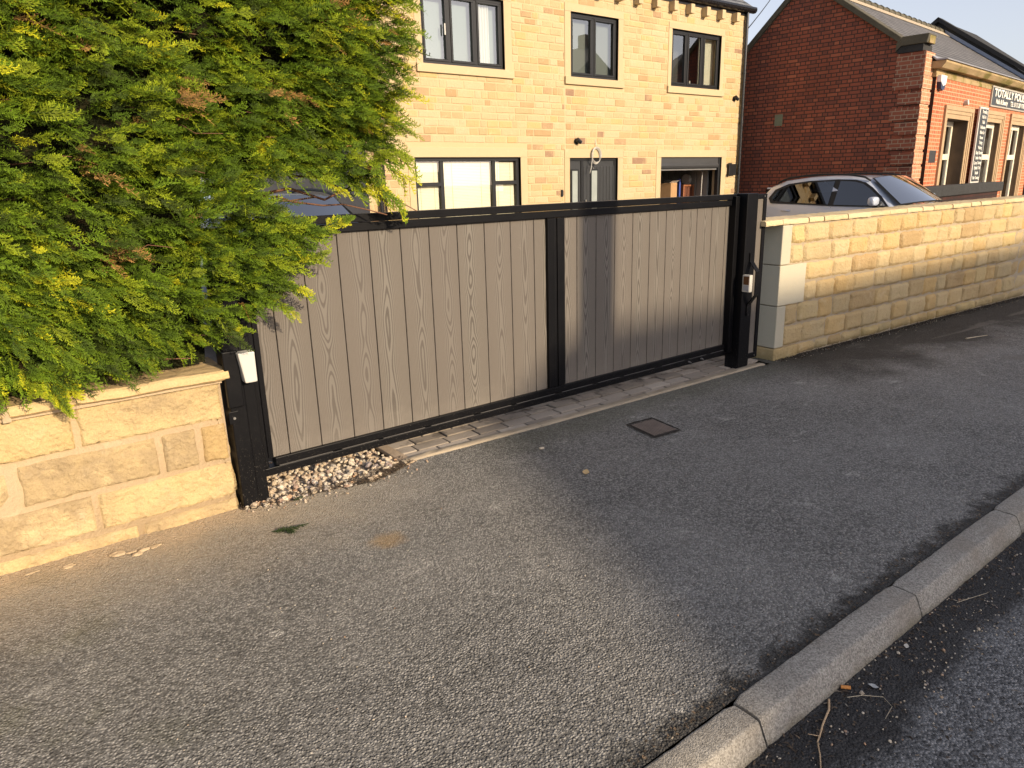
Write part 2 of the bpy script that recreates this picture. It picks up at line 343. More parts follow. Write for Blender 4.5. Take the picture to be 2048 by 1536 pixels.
def m_glass(name, tint=(.9, .93, .92), refl=.22, rough=.0, col=(1, 1, 1)):
    k = NT(name)
    lw = k.n('ShaderNodeFresnel', i_IOR=1.5).outputs[0]
    f = k.math('ADD', k.math('MULTIPLY', lw, 1.2), refl, clamp=True)
    tr = k.n('ShaderNodeBsdfTransparent', i_Color=tint+(1,)).outputs[0]
    gl = k.n('ShaderNodeBsdfGlossy', i_Color=col+(1,), i_Roughness=rough).outputs[0]
    mx = k.n('ShaderNodeMixShader', i_0=f, i_1=tr, i_2=gl)
    return k.fin(mx.outputs[0])
M_GLASS = m_glass('window_glass', refl=.13)
M_GLASSB = m_glass('window_glass_clear', refl=.06)
M_CGLASS = m_glass('tinted_car_glass', (.10, .11, .12), .10, .01)
M_WSHIELD = m_glass('windscreen_glass', (.35, .38, .36), .42, .01)
def m_carpaint(name, col, metal=.6):
    k = NT(name); v = k.co(); fl = k.noise(v, 900, 1)
    c = k.mix(k.math('MULTIPLY', fl, .3), col+(1,), tuple(min(1, q*1.5) for q in col)+(1,))
    return k.fin(k.bsdf(c, .32, metal, .5, None, 1.))
M_SILVER = m_carpaint('silver_car_paint', (.46, .50, .58), .1); M_BLUEGREY = m_carpaint('blue_grey_car_paint', (.30, .36, .44), .1)
M_RUBBER = plain('black_rubber', (.012, .012, .012), .7)

def uvw(o, U, V, O=(0, 0, 0)):
    """store wall coordinates (along, up) as a vector attribute for brick and slate courses"""
    me = o.data; n = len(me.vertices); co = np.empty(n*3); me.vertices.foreach_get('co', co); co = co.reshape(-1, 3) - np.array(O)
    a = me.attributes.new('uvw', 'FLOAT_VECTOR', 'POINT')
    a.data.foreach_set('vector', np.stack([co@np.array(U), co@np.array(V), np.zeros(n)], 1).ravel())

# ------------------------------------------------------------------ ground, road, kerb, pavement
def sheet(name, xs, ys, zf, mat):
    b = MB(); b.grid([[(x, y, zf(x, y)) for y in ys] for x in xs]); o = b.build(name, mat, smooth=True, fix=False)
    if o.data.polygons[0].normal.z < 0: o.data.flip_normals()
    return struct(o)
M_SOIL = plain('bare_soil', (.10, .08, .055), .95, var=.4, scale=1.5, bump=.03, bscale=9)
sheet('ground', np.linspace(-600, 900, 8), np.linspace(-700, 900, 8), lambda x, y: -.55, M_SOIL)
ROADZ = -.068
sheet('road', np.linspace(-60, 120, 19), np.concatenate([np.linspace(-5.6, 0, 8), np.linspace(.1, .875, 8)]), lambda x, y: ROADZ - .02*max(0, 1-abs(y+2.4)/3.2)*0, M_ROAD)
def edge_y(x):
    pts = [(-60, 3.3), (.78, 3.3), (.801, 3.104), (.874, 3.074), (.958, 3.053), (1.08, 3.051), (1.184, 3.051), (1.337, 3.012), (1.433, 3.006), (1.603, 3.064), (1.70, 3.105), (2.577, 3.062), (3.3, 3.045), (4.686, 3.018), (4.80, 3.0), (4.83, 3.2), (120, 3.2)]
    return float(np.interp(x, [p[0] for p in pts], [p[1] for p in pts]))
xs = np.concatenate([np.linspace(-60, -1, 12), np.linspace(-.9, .7, 9), np.linspace(.76, 1.8, 53), np.linspace(1.9, 4.7, 29), np.linspace(4.78, 4.9, 7), np.linspace(5.2, 14, 23), np.linspace(16, 120, 10)])
b = MB(); T = np.concatenate([[0], np.linspace(.03, .9, 30), np.linspace(.93, 1, 6)])
b.grid([[(x, .957 + (edge_y(x)-.957)*t, .0035*fbm(x, edge_y(x)*t, 0, 2.2)*min(1, 20*t*(1-t)) if -1 < x < 14 else 0.) for t in T] for x in xs])
pave = b.build('pavement', M_PAVE, smooth=True, fix=False)
if pave.data.polygons[0].normal.z < 0: pave.data.flip_normals()
struct(pave)
# kerb stones: rounded concrete lengths with open joints
b = MB(); joints = [-60+.92*i for i in range(0)]
x = 1.461 - .917*12
prof = [(.957, -.16), (.957, .000), (.953, .005), (.949, .006), (.92, .006), (.878, .005), (.871, .003), (.8665, -.001), (.864, -.006), (.850, -.036), (.838, -.064), (.832, -.10), (.832, -.16)]
for i in range(60):
    x0, x1 = x+.004, x+.917-.004; x += .917
    n = 26 if -2 < x0 < 6 else 3
    dz = random.uniform(-.003, .003); dy = random.uniform(-.003, .003); P = []
    for j in range(n+1):
        u = j/n; xx = x0+(x1-x0)*u; e = min(u, 1-u)*(x1-x0); rd = .006*max(0, 1-e/.010)
        row = []
        for q, (py, pz) in enumerate(prof):
            nz = (.0016*fbm(xx, py, pz, 14)+.0012*fbm(xx, py, pz, 45)) if pz > -.1 else 0
            cy, cz = .89, -.05
            row.append((xx, py+dy+(cy-py)*rd/.08+nz, pz+dz+(cz-pz)*rd/.08+nz))
        P.append(row)
    b.grid(P, tint=random.random())
    for X, row in ((x0, P[0]), (x1, P[-1])): b.add(row, [tuple(range(len(row)))])
struct(b.build('kerb', M_KERB, smooth=True)).modifiers.new('es', 'EDGE_SPLIT').split_angle = R(50)
b = MB(); b.box(-60, 120, -5.74, -5.6, -.2, .02); b.box(-60, 120, -7.6, -5.75, -.2, .012)
struct(b.build('far_pavement', M_KERB))
# driveway behind the gate
def dz_(x, y): return -.012 - .30*min(1, max(0, (y-3.55)/4.5))
sheet('driveway', np.linspace(.6, 40, 30), np.concatenate([np.linspace(3.05, 3.6, 5), np.linspace(3.9, 30, 30)]), lambda x, y: dz_(x, y), plain('driveway_paving', (.16, .13, .10), .85, var=.35, scale=5, bump=.006))
sheet('garden_ground', np.linspace(-40, .6, 10), np.linspace(3.35, 30, 10), lambda x, y: .10-.01*y, M_SOIL)
# block paving strip and edging
def m_paver():
    k = NT('block_paving'); v = k.co(); t = k.attr('tint')
    c = k.mix(t, C(.25, .21, .165), C(.47, .40, .32)); c = k.mix(k.math('MULTIPLY', k.smooth(k.noise(v, 6, 6, .65), .45, .62), k.math('MULTIPLY', k.smooth(k.sep(v)[1], 3.20, 3.42), .85)), c, C(.06, .045, .032))
    c = k.mix(k.math('MULTIPLY', k.noise(v, 120, 3), .4), c, C(.14, .115, .09))
    return k.fin(k.bsdf(c, .88, 0, .3, k.bump(k.noise(v, 200, 4), .002, 1.)))
M_PAVER = m_paver()
b = MB(); b.box(1.60, 4.95, 3.09, 3.95, -.09, -.012, 1); b.box(.70, 1.6, 3.02, 3.9, -.09, -.016, 1)
def block(b, x0, y0, lx, ly, ang, z):
    m = Matrix.Translation((x0, y0, z)) @ Matrix.Rotation(ang, 4, 'Z') @ Matrix.Rotation(random.gauss(0, .006), 4, 'X') @ Matrix.Rotation(random.gauss(0, .006), 4, 'Y')
    b.box(.004, lx-.006, .004, ly-.007, -.05, 0, 0, random.random(), m)
ang = math.atan2(-.10, 3.1)
for r in range(9):
    y0 = 3.125 + r*.102; xx = 1.70 - (.0 if r < 2 else .06); hb = 0
    while xx < 4.72:
        l = .203 if not (r % 2 and xx < 1.80 and not hb) else .1; hb = 1; yy = y0 + (xx-1.7)*math.tan(ang)
        block(b, xx, yy, l, .1, ang, -.001+random.gauss(0, .002)+(-.004*max(0, r-2))); xx += l
struct(b.build('block_paving', [M_PAVER, M_SOIL], bevel=.005))
b = MB(); xx = 1.635
while xx < 4.72:
    l = min(.914, 4.74-xx); P = []
    n = 14
    for j in range(n+1):
        X = xx+.002+(l-.004)*j/n; yb = edge_y(X); w = .055; nz = .0025*fbm(X, 0, 0, 9)
        P.append([(X, yb-.002+nz, -.06), (X, yb+.0+nz, .004+nz), (X, yb+.006, .011+nz), (X, yb+w-.006, .011+nz*.6), (X, yb+w, .004), (X, yb+w, -.06)])
    b.grid(P, tint=random.random()); xx += l
struct(b.build('paving_edging', plain('edging_concrete', (.34, .28, .20), .9, var=.25, scale=9, bump=.003, bscale=150), smooth=True)).modifiers.new('es', 'EDGE_SPLIT').split_angle = R(50)
# end edging of the paving, towards the gravel
b = MB(); b.prism([(1.635, 3.07), (1.70, 3.09), (1.70, 3.55), (1.645, 3.55)], 'z', -.06, .008)
struct(b.build('paving_end_strip', plain('end_strip_concrete', (.36, .27, .18), .9, var=.3, scale=12, bump=.004), bevel=.005))
# ------------------------------------------------------------------ gravel bed
def pebble(seed, sub=2):
    bm = bmesh.new(); bmesh.ops.create_icosphere(bm, subdivisions=sub, radius=1)
    s = Vector((random.uniform(.7, 1.2), random.uniform(.6, 1.), random.uniform(.45, .8)))
    for v in bm.verts:
        n = 1+.28*mnoise.noise(v.co*1.3+Vector((seed*7.1, 0, 0)))+.08*mnoise.noise(v.co*4+Vector((seed*3, 5, 0)))
        v.co = Vector((v.co.x*s.x, v.co.y*s.y, v.co.z*s.z))*n
    vs = [v.co.copy() for v in bm.verts]; fs = [tuple(q.index for q in f.verts) for f in bm.faces]; bm.free(); return vs, fs
PEB = [pebble(i, 1) for i in range(12)]
def scatter_stones(b, n, place, size):
    for i in range(n):
        p = place(); vs, fs = random.choice(PEB); r = size()
        m = Matrix.Translation(p) @ Matrix.Rotation(random.uniform(0, 6.3), 4, 'Z') @ Matrix.Rotation(random.gauss(0, .4), 4, 'X') @ Matrix.Rotation(random.gauss(0, .4), 4, 'Y') @ Matrix.Scale(r, 4)
        b.add([m @ q for q in vs], fs, 0, random.random())
def m_gravel():
    k = NT('limestone_gravel'); t = k.attr('tint'); v = k.co()
    c = k.ramp(t, [(0, C(.30, .22, .15)), (.15, C(.52, .42, .30)), (.45, C(.66, .58, .45)), (.7, C(.70, .64, .54)), (.85, C(.24, .22, .24)), (.93, C(.50, .27, .14)), (1, C(.60, .52, .42))])
    c = k.mix(k.math('ADD', .1, k.math('MULTIPLY', k.noise(v, 70, 4), .5)), c, C(.36, .27, .18))
    return k.fin(k.bsdf(c, .8, 0, .3, k.bump(k.noise(v, 160, 3), .002, 1.)))
M_GRAV = m_gravel()
b = MB()
def gp2():
    x = random.uniform(.82, 1.75); return Vector((x, edge_y(x)-abs(random.gauss(0, .05)), .004))
def gp():
    while True:
        x = random.uniform(.81, 1.63); y = random.uniform(3.0, 3.62)
        if y > edge_y(x)+.004 + (.05 if x > 1.45 and random.random() < .7 else 0): return Vector((x, y, random.uniform(-.022, .006)))
scatter_stones(b, 1150, gp, lambda: random.choice([random.uniform(.008, .014), random.uniform(.012, .023)]))
scatter_stones(b, 45, gp2, lambda: random.uniform(.003, .010))
tag(b.build('gravel', M_GRAV), 'pale loose limestone gravel in the gap under the left end of the gate', 'gravel', kind='stuff')
# leaf litter and needle debris in the gravel, by the kerb and at the wall foot
def debris(name, n, place, label, mat, ln=(.01, .035), w=(.0012, .003), flat=.3):
    b = MB()
    for i in range(n):
        p = place(); a = random.uniform(0, math.pi*2); l = random.uniform(*ln); ww = random.uniform(*w); e = random.uniform(-flat, flat)
        u = Vector((math.cos(a), math.sin(a), e)); s = Vector((-math.sin(a), math.cos(a), random.uniform(-.4, .4)))*ww; m_ = p+u*l*.5+Vector((0, 0, random.uniform(0, .003)))
        b.add([p-s, p+s, m_+s, p+u*l, m_-s], [(0, 1, 2, 3, 4)], 0, random.random())
    return tag(b.build(name, mat, fix=False), label, 'debris', kind='stuff')
def m_litter():
    k = NT('dry_litter'); t = k.attr('tint')
    return k.fin(k.bsdf(k.ramp(t, [(0, C(.03, .022, .015)), (.6, C(.08, .055, .035)), (.92, C(.17, .12, .075)), (1, C(.4, .34, .26))]), .9))
M_LIT = m_litter()
def lp():
    x = min(1.66, max(.8, random.gauss(1.52, .10))) if random.random() < .6 else random.uniform(.8, 1.6)
    return Vector((x, edge_y(x)+abs(random.gauss(0, .05))-.012, random.uniform(.004, .012)))
debris('leaf_litter', 900, lp, 'brown needle litter along the front edge of the gravel bed', M_LIT)
def kp():
    x = random.uniform(.5, 5.5); return Vector((x, .962+abs(random.gauss(0, .03)), .003+random.uniform(0, .004)))
debris('kerb_grit', 900, kp, 'dark grit and crumbs in the seam between pavement and kerb', M_LIT, (.003, .012), (.001, .004), .2)
def wp():
    x = random.uniform(4.9, 10); return Vector((x, wall_y(x)-abs(random.gauss(0, .045))-.004, .003+random.uniform(0, .006)))
def wall_y(x): return 3.041 - (x-4.887)*.0485
debris('wall_foot_litter', 2600, wp, 'dark leaf crumbs lying along the foot of the right stone wall', plain('dark_crumbs', (.035, .025, .016), .95, var=.5), (.005, .02), (.001, .005), .4)
def rp():
    x = random.uniform(1.2, 5); return Vector((x, random.uniform(.2, .84) if random.random() < .4 else .84-abs(random.gauss(0, .09)), ROADZ+.003))
debris('gutter_litter', 1500, rp, 'fine dark twiggy crumbs scattered over the road gutter', M_LIT, (.004, .022), (.0008, .0028), .2)
b = MB()
def rs():
    x = random.gauss(2.35, .35) if random.random() < .5 else random.uniform(1.2, 5); return Vector((x, min(.83, random.gauss(.72, .08)), ROADZ+.002))
scatter_stones(b, 420, rs, lambda: random.uniform(.0012, .0045))
scatter_stones(b, 12, rs, lambda: random.uniform(.005, .009))
tag(b.build('road_grit', M_GRAV), 'small pale stones and grit scattered in the road gutter', 'grit', kind='stuff')
b = MB()
scatter_stones(b, 420, lambda: Vector((random.uniform(.2, 6), random.uniform(1.0, 2.95), .002)), lambda: random.uniform(.001, .0032))
scatter_stones(b, 300, lambda: (lambda x: Vector((x, wall_y(x)-abs(random.gauss(0, .05)), .002)))(random.uniform(4.9, 10)), lambda: random.uniform(.0015, .006))
tag(b.build('pavement_grit', M_GRAV), 'tiny pale stones scattered over the pavement', 'grit', kind='stuff')

# ------------------------------------------------------------------ stone walls
def rock_face(b, T, u0, u1, w0, w1, depth, du=.012, amp=.008, edge=.016, tint=0., mat=0, seed=0., back=-.02, rag=.004):
    """one stone: a pitched face in wall space (u along, w up, v outward) mapped by T(u,w,v)"""
    nu = max(3, int((u1-u0)/du)); nw = max(3, int((w1-w0)/du)); P = []
    for i in range(nu+1):
        row = []
        for j in range(nw+1):
            u = u0+(u1-u0)*i/nu; w = w0+(w1-w0)*j/nw
            e = min(u-u0, u1-u, w-w0, w1-w); k = min(1, max(0, e/edge)); k = math.sin(k*math.pi/2)**.7 if k > 0 else 0
            uu = u + rag*fbm(u, w, seed+9, 16)*(1 if e < edge*1.5 else 0); ww = w + rag*fbm(w, u, seed+3, 16)*(1 if e < edge*1.5 else 0)
            v = back+(depth-back)*k + amp*k*(fbm(u, w, seed, 7, 3)+.5*fbm(u, w, seed, 26, 3))
            row.append(T(uu, ww, v))
        P.append(row)
    b.grid(P, mat, tint)
# left garden wall --------------------------------------------------
LW = thing('stone_garden_wall', 'low sandstone garden wall of large blocks with flat coping, under the conifer hedge', 'wall', (0, 3.3, 0))
TL = lambda u, w, v: (u, 3.152-v-3.3, w)
b = MB(); b.box(-3.2, .80, .148-.3+.006, .12, -.1, .612, 1)
cs = [(-.03, .054), (.062, .231), (.239, .418), (.426, .605)]
jn = [[-3.1, -2.4, -1.7, -.95, -.30, .40, .806], [-3.1, -2.5, -1.8, -1.15, -.42, .255, .806], [-3.1, -2.4, -1.8, -1.2, -.60, .012, .522, .680, .802], [-3.1, -2.5, -1.9, -1.35, -.8, -.28, .238, .798]]
n = 0
for (w0, w1), js in zip(cs, jn):
    for i in range(len(js)-1):
        n += 1; g = .0065
        rock_face(b, TL, js[i]+g, js[i+1]-(g if i < len(js)-2 else 0), w0+.002, w1-.002, .012+random.uniform(-.003, .006), .011 if js[i] > -.6 else .05, .010, .013, random.random(), 0, n*3.7)
        if i == len(js)-2:                      # ragged right-hand end of the wall
            rock_face(b, lambda u, w, v: (js[-1]-.012+v, u-3.3, w), 3.148, 3.40, w0, w1, .012, .02, .012, .012, random.random(), 0, n*5.1)
b.build('stonework', [M_STL, M_MORT], LW, smooth=True, fix=False)
# coping flags
def slab(b, x0, x1, y0, y1, z0, z1, seed, amp=.004, tint=0., du=.03):
    nx = max(4, int((x1-x0)/du)); P = []
    ring = [(y1, z0), (y0+.012, z0), (y0, z0+.008), (y0, z0+.5*(z1-z0)), (y0+.004, z1-.008), (y0+.014, z1)] + [(y0+.014+(y1-y0-.014)*t, z1) for t in np.linspace(.08, 1, 10)]
    for i in range(nx+1):
        X = x0+(x1-x0)*i/nx; P.append([(X+.006*fbm(q[0], q[1], seed, 9)*(1 if i in (0, nx) else 0), q[0]+amp*fbm(X, q[0]+q[1]*3, seed, 7), q[1]+amp*.7*fbm(X, q[0]*2, seed+4, 6)) for q in ring])
    b.grid(P, 0, tint)
    for row in (P[0], P[-1]): b.add(row, [tuple(range(len(row)))], 0, tint)
b = MB()
for i, (x0, x1) in enumerate([(-3.2, -2.3), (-2.28, -1.3), (-1.28, -.6), (-.58, .018), (.040, .826)]): slab(b, x0, x1, 3.088-3.3, 3.40-3.3, .616, .660, i*2.3, .006, random.random(), .02)
b.build('coping', M_COPE, LW, fix=True)
b = MB(); b.box(-3.2, .80, 3.12-3.3, 3.395-3.3, .60, .619); b.box(.016, .042, 3.10-3.3, 3.39-3.3, .60, .652)
b.build('coping_mortar', M_MORT, LW)
# right garden wall -------------------------------------------------
AR = math.atan(-.0485); ur = Vector((math.cos(AR), math.sin(AR), 0)); nr = Vector((math.sin(AR), -math.cos(AR), 0))   # nr points to the street
PO = Vector((4.893, 3.041, 0))
RW = thing('stone_boundary_wall', 'long coursed sandstone boundary wall with smooth end blocks, right of the gate', 'wall', PO)
def TR(u, w, v): q = ur*u + nr*v; return (q.x, q.y, w)
b = MB()
Lr = 13.0
def topz(u): return 1.040 + u*.0045
hs = [0, .095, .262, .428, .585, .736, .886, 1.037]
mb = [TR(0.02, -.1, -.012), TR(Lr, -.1, -.012), TR(Lr, -.1, -.26), TR(.02, -.1, -.26), TR(0.02, topz(0), -.012), TR(Lr, topz(Lr), -.012), TR(Lr, topz(Lr), -.26), TR(.02, topz(0), -.26)]
b.add(mb, [(0, 1, 2, 3), (4, 5, 6, 7), (0, 1, 5, 4), (3, 2, 6, 7), (1, 2, 6, 5), (0, 3, 7, 4)], 1)
qstart = {0: .30, 1: .105, 2: .105, 3: .335, 4: .335, 5: .115, 6: .115}
n = 0
for c in range(7):
    u = qstart[c]; first = True
    while u < Lr:
        l = random.choice([.17, .21, .25, .28, .33, .38]) if u < 7 else random.choice([.3, .4])
        if c == 0: l *= random.uniform(.9, 1.2)
        w0, w1 = hs[c], hs[c+1]; s = 1+u*.0045
        n += 1
        j = random.uniform(-.006, .006) if 0 < c < 6 else 0
        rock_face(b, TR, u+.0055, u+l-.0055, w0*s+.005+j*.5, w1*s-.006+j*.3, .005+random.uniform(-.002, .006), .017 if u < 4 else .05, .009, .012, min(1, max(0, random.gauss(.5, .28))), 0, n*1.9, back=-.016, rag=.011)
        u += l
b.build('stonework', [M_STR, M_MORTR], RW, smooth=True, fix=False)
# dressed end blocks
b = MB()
def qb(u1, w0, w1, t):
    p0 = [TR(0, w0, .006), TR(u1, w0, .006), TR(u1, w0, -.05), TR(.0, w0, -.05)]
    vs = [Vector(TR(a, w, v)) for w in (w0, w1) for (a, v) in ((-.004, .006), (u1, .006), (u1, -.262), (-.004, -.262))]
    b.add(vs, [(0, 1, 2, 3), (4, 7, 6, 5), (0, 4, 5, 1), (1, 5, 6, 2), (2, 6, 7, 3), (3, 7, 4, 0)], 0, t)
qb(.105, .098, .424, .2); qb(.333, .430, .737, .8); qb(.113, .743, 1.036, .5)
b.build('end_block', M_QUOIN, RW, bevel=.006)
b = MB(); vs = [Vector(TR(a, w, v)) for w in (-.05, .092) for (a, v) in ((-.008, .008), (.30, .008), (.30, -.264), (-.008, -.264))]
b.add(vs, [(0, 1, 2, 3), (4, 7, 6, 5), (0, 4, 5, 1), (1, 5, 6, 2), (2, 6, 7, 3), (3, 7, 4, 0)], 0, .5); b.build('plinth_block', M_STR, RW, bevel=.01)
b = MB(); u = -.215
while u < Lr:
    l = random.uniform(.17, .36); z0 = topz(max(u, 0)); x0, x1 = u+.004, u+l-.004
    f0 = random.uniform(.002, .012)
    P = []
    for i in range(9):
        a = x0+(x1-x0)*i/8; row = []
        for (v, w) in [(-.27, z0+.002), (f0, z0+.002), (f0+.002, z0+.012), (f0-.001, z0+.032), (f0-.010, z0+.040), (-.13, z0+.044), (-.27, z0+.042)]:
            nz = .004*fbm(a, v, w+u, 12); row.append(TR(a, w+nz, v+nz))
        P.append(row)
    b.grid(P, 0, random.random())
    for row in (P[0], P[-1]): b.add(row, [tuple(range(len(row)))], 0, .5)
    u += l
b.build('coping', m_stone('thin_coping_stone', [(0, C(.58, .44, .24)), (1, C(.70, .56, .34))], bs=30, bd=.006), RW, fix=True)
b = MB()
vs = [TR(.01, topz(0), -.004), TR(Lr, topz(Lr), -.004), TR(Lr, topz(Lr)+.036, -.004), TR(.01, topz(0)+.036, -.004), TR(.01, topz(0), -.25), TR(Lr, topz(Lr), -.25), TR(Lr, topz(Lr)+.032, -.25), TR(.01, topz(0)+.032, -.25)]
b.add(vs, [(0, 1, 2, 3), (4, 5, 6, 7), (3, 2, 6, 7), (0, 3, 7, 4)]); b.build('coping_mortar', M_MORTR, RW)
# moss and lichen tufts in coping gaps are part of the coping joints

# ------------------------------------------------------------------ gate
GY = 3.2
G = thing('driveway_gate', 'black steel driveway gate with two panels of brown grey woodgrain boards', 'gate', (.95, GY, 0))
gx = lambda x: x-.95
def bars(name, rects, mat=M_BLACK, bevel=.003, parent=G, y0=-.03, y1=.03):
    b = MB()
    for r in rects: b.box(gx(r[0]), gx(r[1]), (r[4] if len(r) > 4 else y0), (r[5] if len(r) > 5 else y1), r[2], r[3])
    return b.build(name, mat, parent, bevel=bevel)
bars('top_rail', [(.945, 4.545, 1.238, 1.276)]); 
bars('inner_top_rail', [(1.005, 4.495, 1.197, 1.2345, -.027, .027)])
bars('bottom_rail', [(.945, 4.545, .100, .138)])
bars('inner_bottom_rail', [(1.005, 4.495, .1415, .180, -.027, .027)])
for x0, x1 in ((.945, .9715), (4.5185, 4.545)): bars('stile', [(x0, x1, .1405, 1.2355)])
for x0, x1 in ((.974, .9985), (2.708, 2.762), (2.782, 2.838), (4.487, 4.516)):
    bars('inner_stile', [(x0, x1, .1825, 1.1945, -.027, .027)])
bars('centre_post', [(2.7645, 2.7795, .1825, 1.1945, -.022, .022)])
def boards(x0, x1, js, name):
    js = [x0]+js+[x1]; V = []; F = []; t = []; cx = []
    b = MB(); cxs = []
    for i in range(len(js)-1):
        a, c = gx(js[i]), gx(js[i+1]); m_ = .0022
        tv = random.uniform(0, 10)
        full = .165
        center = (a+c)/2 + random.uniform(-.018, .018)
        if c-a < .12: center = a+full*.55 if i == len(js)-2 else c-full*.5
        n0 = len(b.f); b.box(a+m_, c-m_, -.006, .014, .178, 1.199, 0, tv); cxs += [center]*(len(b.f)-n0)
    b.box(gx(x0), gx(x1), .006, .012, .179, 1.198, 1); cxs += [0]*6
    o = b.build(name, [M_GRAIN, M_BLACK], G, bevel=.0015, seg=1)
    at = o.data.attributes.new('bcx', 'FLOAT', 'FACE'); at.data.foreach_set('value', cxs)
    return o
boards(.998, 2.709, [1.085, 1.247, 1.422, 1.588, 1.760, 1.926, 2.098, 2.274, 2.452, 2.62], 'board_panel')
boards(2.837, 4.489, [2.954, 3.114, 3.277, 3.438, 3.598, 3.759, 3.921, 4.079, 4.241, 4.40], 'board_panel')
# weld seams: their highlights painted as short bright lines where the rails meet
k_ = []
M_SEAM = plain('pale_steel', (.16, .15, .14), .5, var=.3)
xx = 1.02
for l, g in ((.27, .05), (.20, .03), (.25, .04), (.28, .05), (.22, .04), (.30, .06), (.26, .05), (.20, .04), (.30, .08), (.24, .05), (.2, .05), (.15, .05)):
    k_.append((xx, xx+l, .1388, .1398, -.0285, -.02)); xx += l+g
    if xx > 4.3: break
bars('weld_seam', k_, M_SEAM, 0)
for x in (4.02, 4.16):
    b = MB(); b.tube([(gx(x), -.031, .122), (gx(x), -.043, .122), (gx(x), -.0431, .122), (gx(x), -.056, .120)], .007, 6, taper=.5); b.build('bolt', M_SEAM, G)
# right-hand gate post with strip panel
RP = thing('steel_gate_post', 'black square steel post at the latch end of the gate beside the dressed wall end', 'post', (4.55, 3.12, 0))
b = MB(); b.box(-.062, .067, -.04, .08, -.05, 1.279); b.build('post', M_BLACK, RP, bevel=.004)
b = MB(); b.box(.0675, .185, -.034, -.004, 1.238, 1.272); b.box(.0675, .185, -.034, -.004, .055, .095); b.box(.147, .185, -.034, -.004, .0955, 1.2375); b.build('side_frame', M_BLACK, RP, bevel=.002)
b = MB(); b.box(.0675, .1465, -.026, -.012, .0955, 1.2375, 0, 4.3); o = b.build('board_strip', M_GRAIN, RP); at = o.data.attributes.new('bcx', 'FLOAT', 'FACE'); at.data.foreach_set('value', [.2]*6)
for z in (1.255, .074):
    b = MB(); b.tube([(.150, -.0335, z), (.150, -.038, z)], .006, 8); b.build('screw', M_STEEL, RP)
b = MB(); b.box(-.11, -.066, .02, .10, .12, 1.262); b.build('stop_bracket', M_BLACK, RP, bevel=.003)
# handle bracket: bent flat bar standing off the post
BR = thing('bent_steel_bracket', 'black bent steel guard bracket standing off the latch post', 'bracket', (4.60, 3.08, .50), )
b = MB(); pts = [(-.03, -.001, .36), (-.03, -.001, .30), (-.062, -.080, .235), (-.062, -.080, .065), (-.03, -.001, -.02), (-.03, -.001, -.10)]
P = []
for (x, y, z) in pts: P.append([(x-.022, y, z), (x+.022, y, z), (x+.022, y-.008, z), (x-.022, y-.008, z), (x-.022, y, z)])
b.grid(P); b.build('bracket_bar', M_BLACK, BR, bevel=.001)
PC = thing('gate_photocell', 'small white photocell box with brown lens on the latch post', 'sensor', (4.545, 3.055, .585))
b = MB(); b.box(-.067, -.028, -.040, .0245, 0, .125); b.build('housing', M_WHITEPL, PC, bevel=.006)
b = MB(); b.box(-.0695, -.0675, -.034, .012, .055, .115); b.build('lens', plain('amber_brown_lens', (.10, .035, .01), .12), PC, bevel=.001)
b = MB(); b.box(-.0695, -.0675, -.034, .012, .012, .050); b.build('cover_plate', plain('grey_plate', (.34, .34, .36), .3), PC, bevel=.001)
# left-hand post and gear
LP = thing('steel_hinge_post', 'black steel hinge post against the end of the low garden wall', 'post', (.875, 3.17, 0))
b = MB(); b.box(-.055, .015, -.05, .06, -.05, 1.25); b.build('post', M_BLACK, LP, bevel=.004)
b = MB(); b.box(.0175, .0675, -.035, .045, -.02, 1.24); b.build('slam_channel', M_BLACK, LP, bevel=.003)
b = MB(); b.box(-.066, -.0, -.078, -.0515, .485, .735); b.build('cover_box', M_BLACK, LP, bevel=.004)
b = MB(); b.box(-.066, -.022, -.0535, -.050, .405, .462); b.build('fixing_plate', M_BLACK, LP, bevel=.002)
b = MB(); b.tube([(-.045, -.0537, .432), (-.045, -.060, .432)], .006, 8); b.build('bolt', M_STEEL, LP)
WB = thing('white_control_box', 'white plastic control cover fixed to the hinge post, tapering downwards', 'box', (.905, 3.09, .592))
b = MB(); b.prism([(-.040, .135), (.032, .135), (.030, .0), (-.022, .0)], 'y', -.03, .028); b.build('cover', M_WHITEPL, WB, bevel=.005)

# ------------------------------------------------------------------ drain cover, litter items
DC = thing('drain_cover', 'small square rusty ribbed iron cover set in the pavement before the gate', 'drain cover', (0, 0, .002))
c4 = [Vector(p) for p in ((2.944, 2.751, .002), (3.126, 2.734, .002), (3.095, 2.474, .002), (2.897, 2.485, .002))]
b = MB(); cen = sum(c4, Vector())/4
DC.location = cen; ux = (c4[1]-c4[0]).normalized(); uy = (c4[0]-c4[3]).normalized()
wx = .178; wy = .235
mm = Matrix(((ux.x, uy.x, 0, 0), (ux.y, uy.y, 0, 0), (0, 0, 1, 0), (0, 0, 0, 1)))
b.box(-wx/2, wx/2, -wy/2, wy/2, -.01, .0025, 1, mtx=mm)
for i in range(11):
    xx = -wx/2+.010+i*(wx-.020)/10; b.box(xx-.0052, xx+.0052, -wy/2+.010+random.uniform(0, .004), wy/2-.010-random.uniform(0, .004), .003, .0065, 0, random.random(), mtx=mm)
b.build('ribbed_plate', [M_RUST, plain('rib_gap_dark', (.04, .032, .026), .95)], DC, bevel=.001)  # darker colour between the ribs
b = MB()
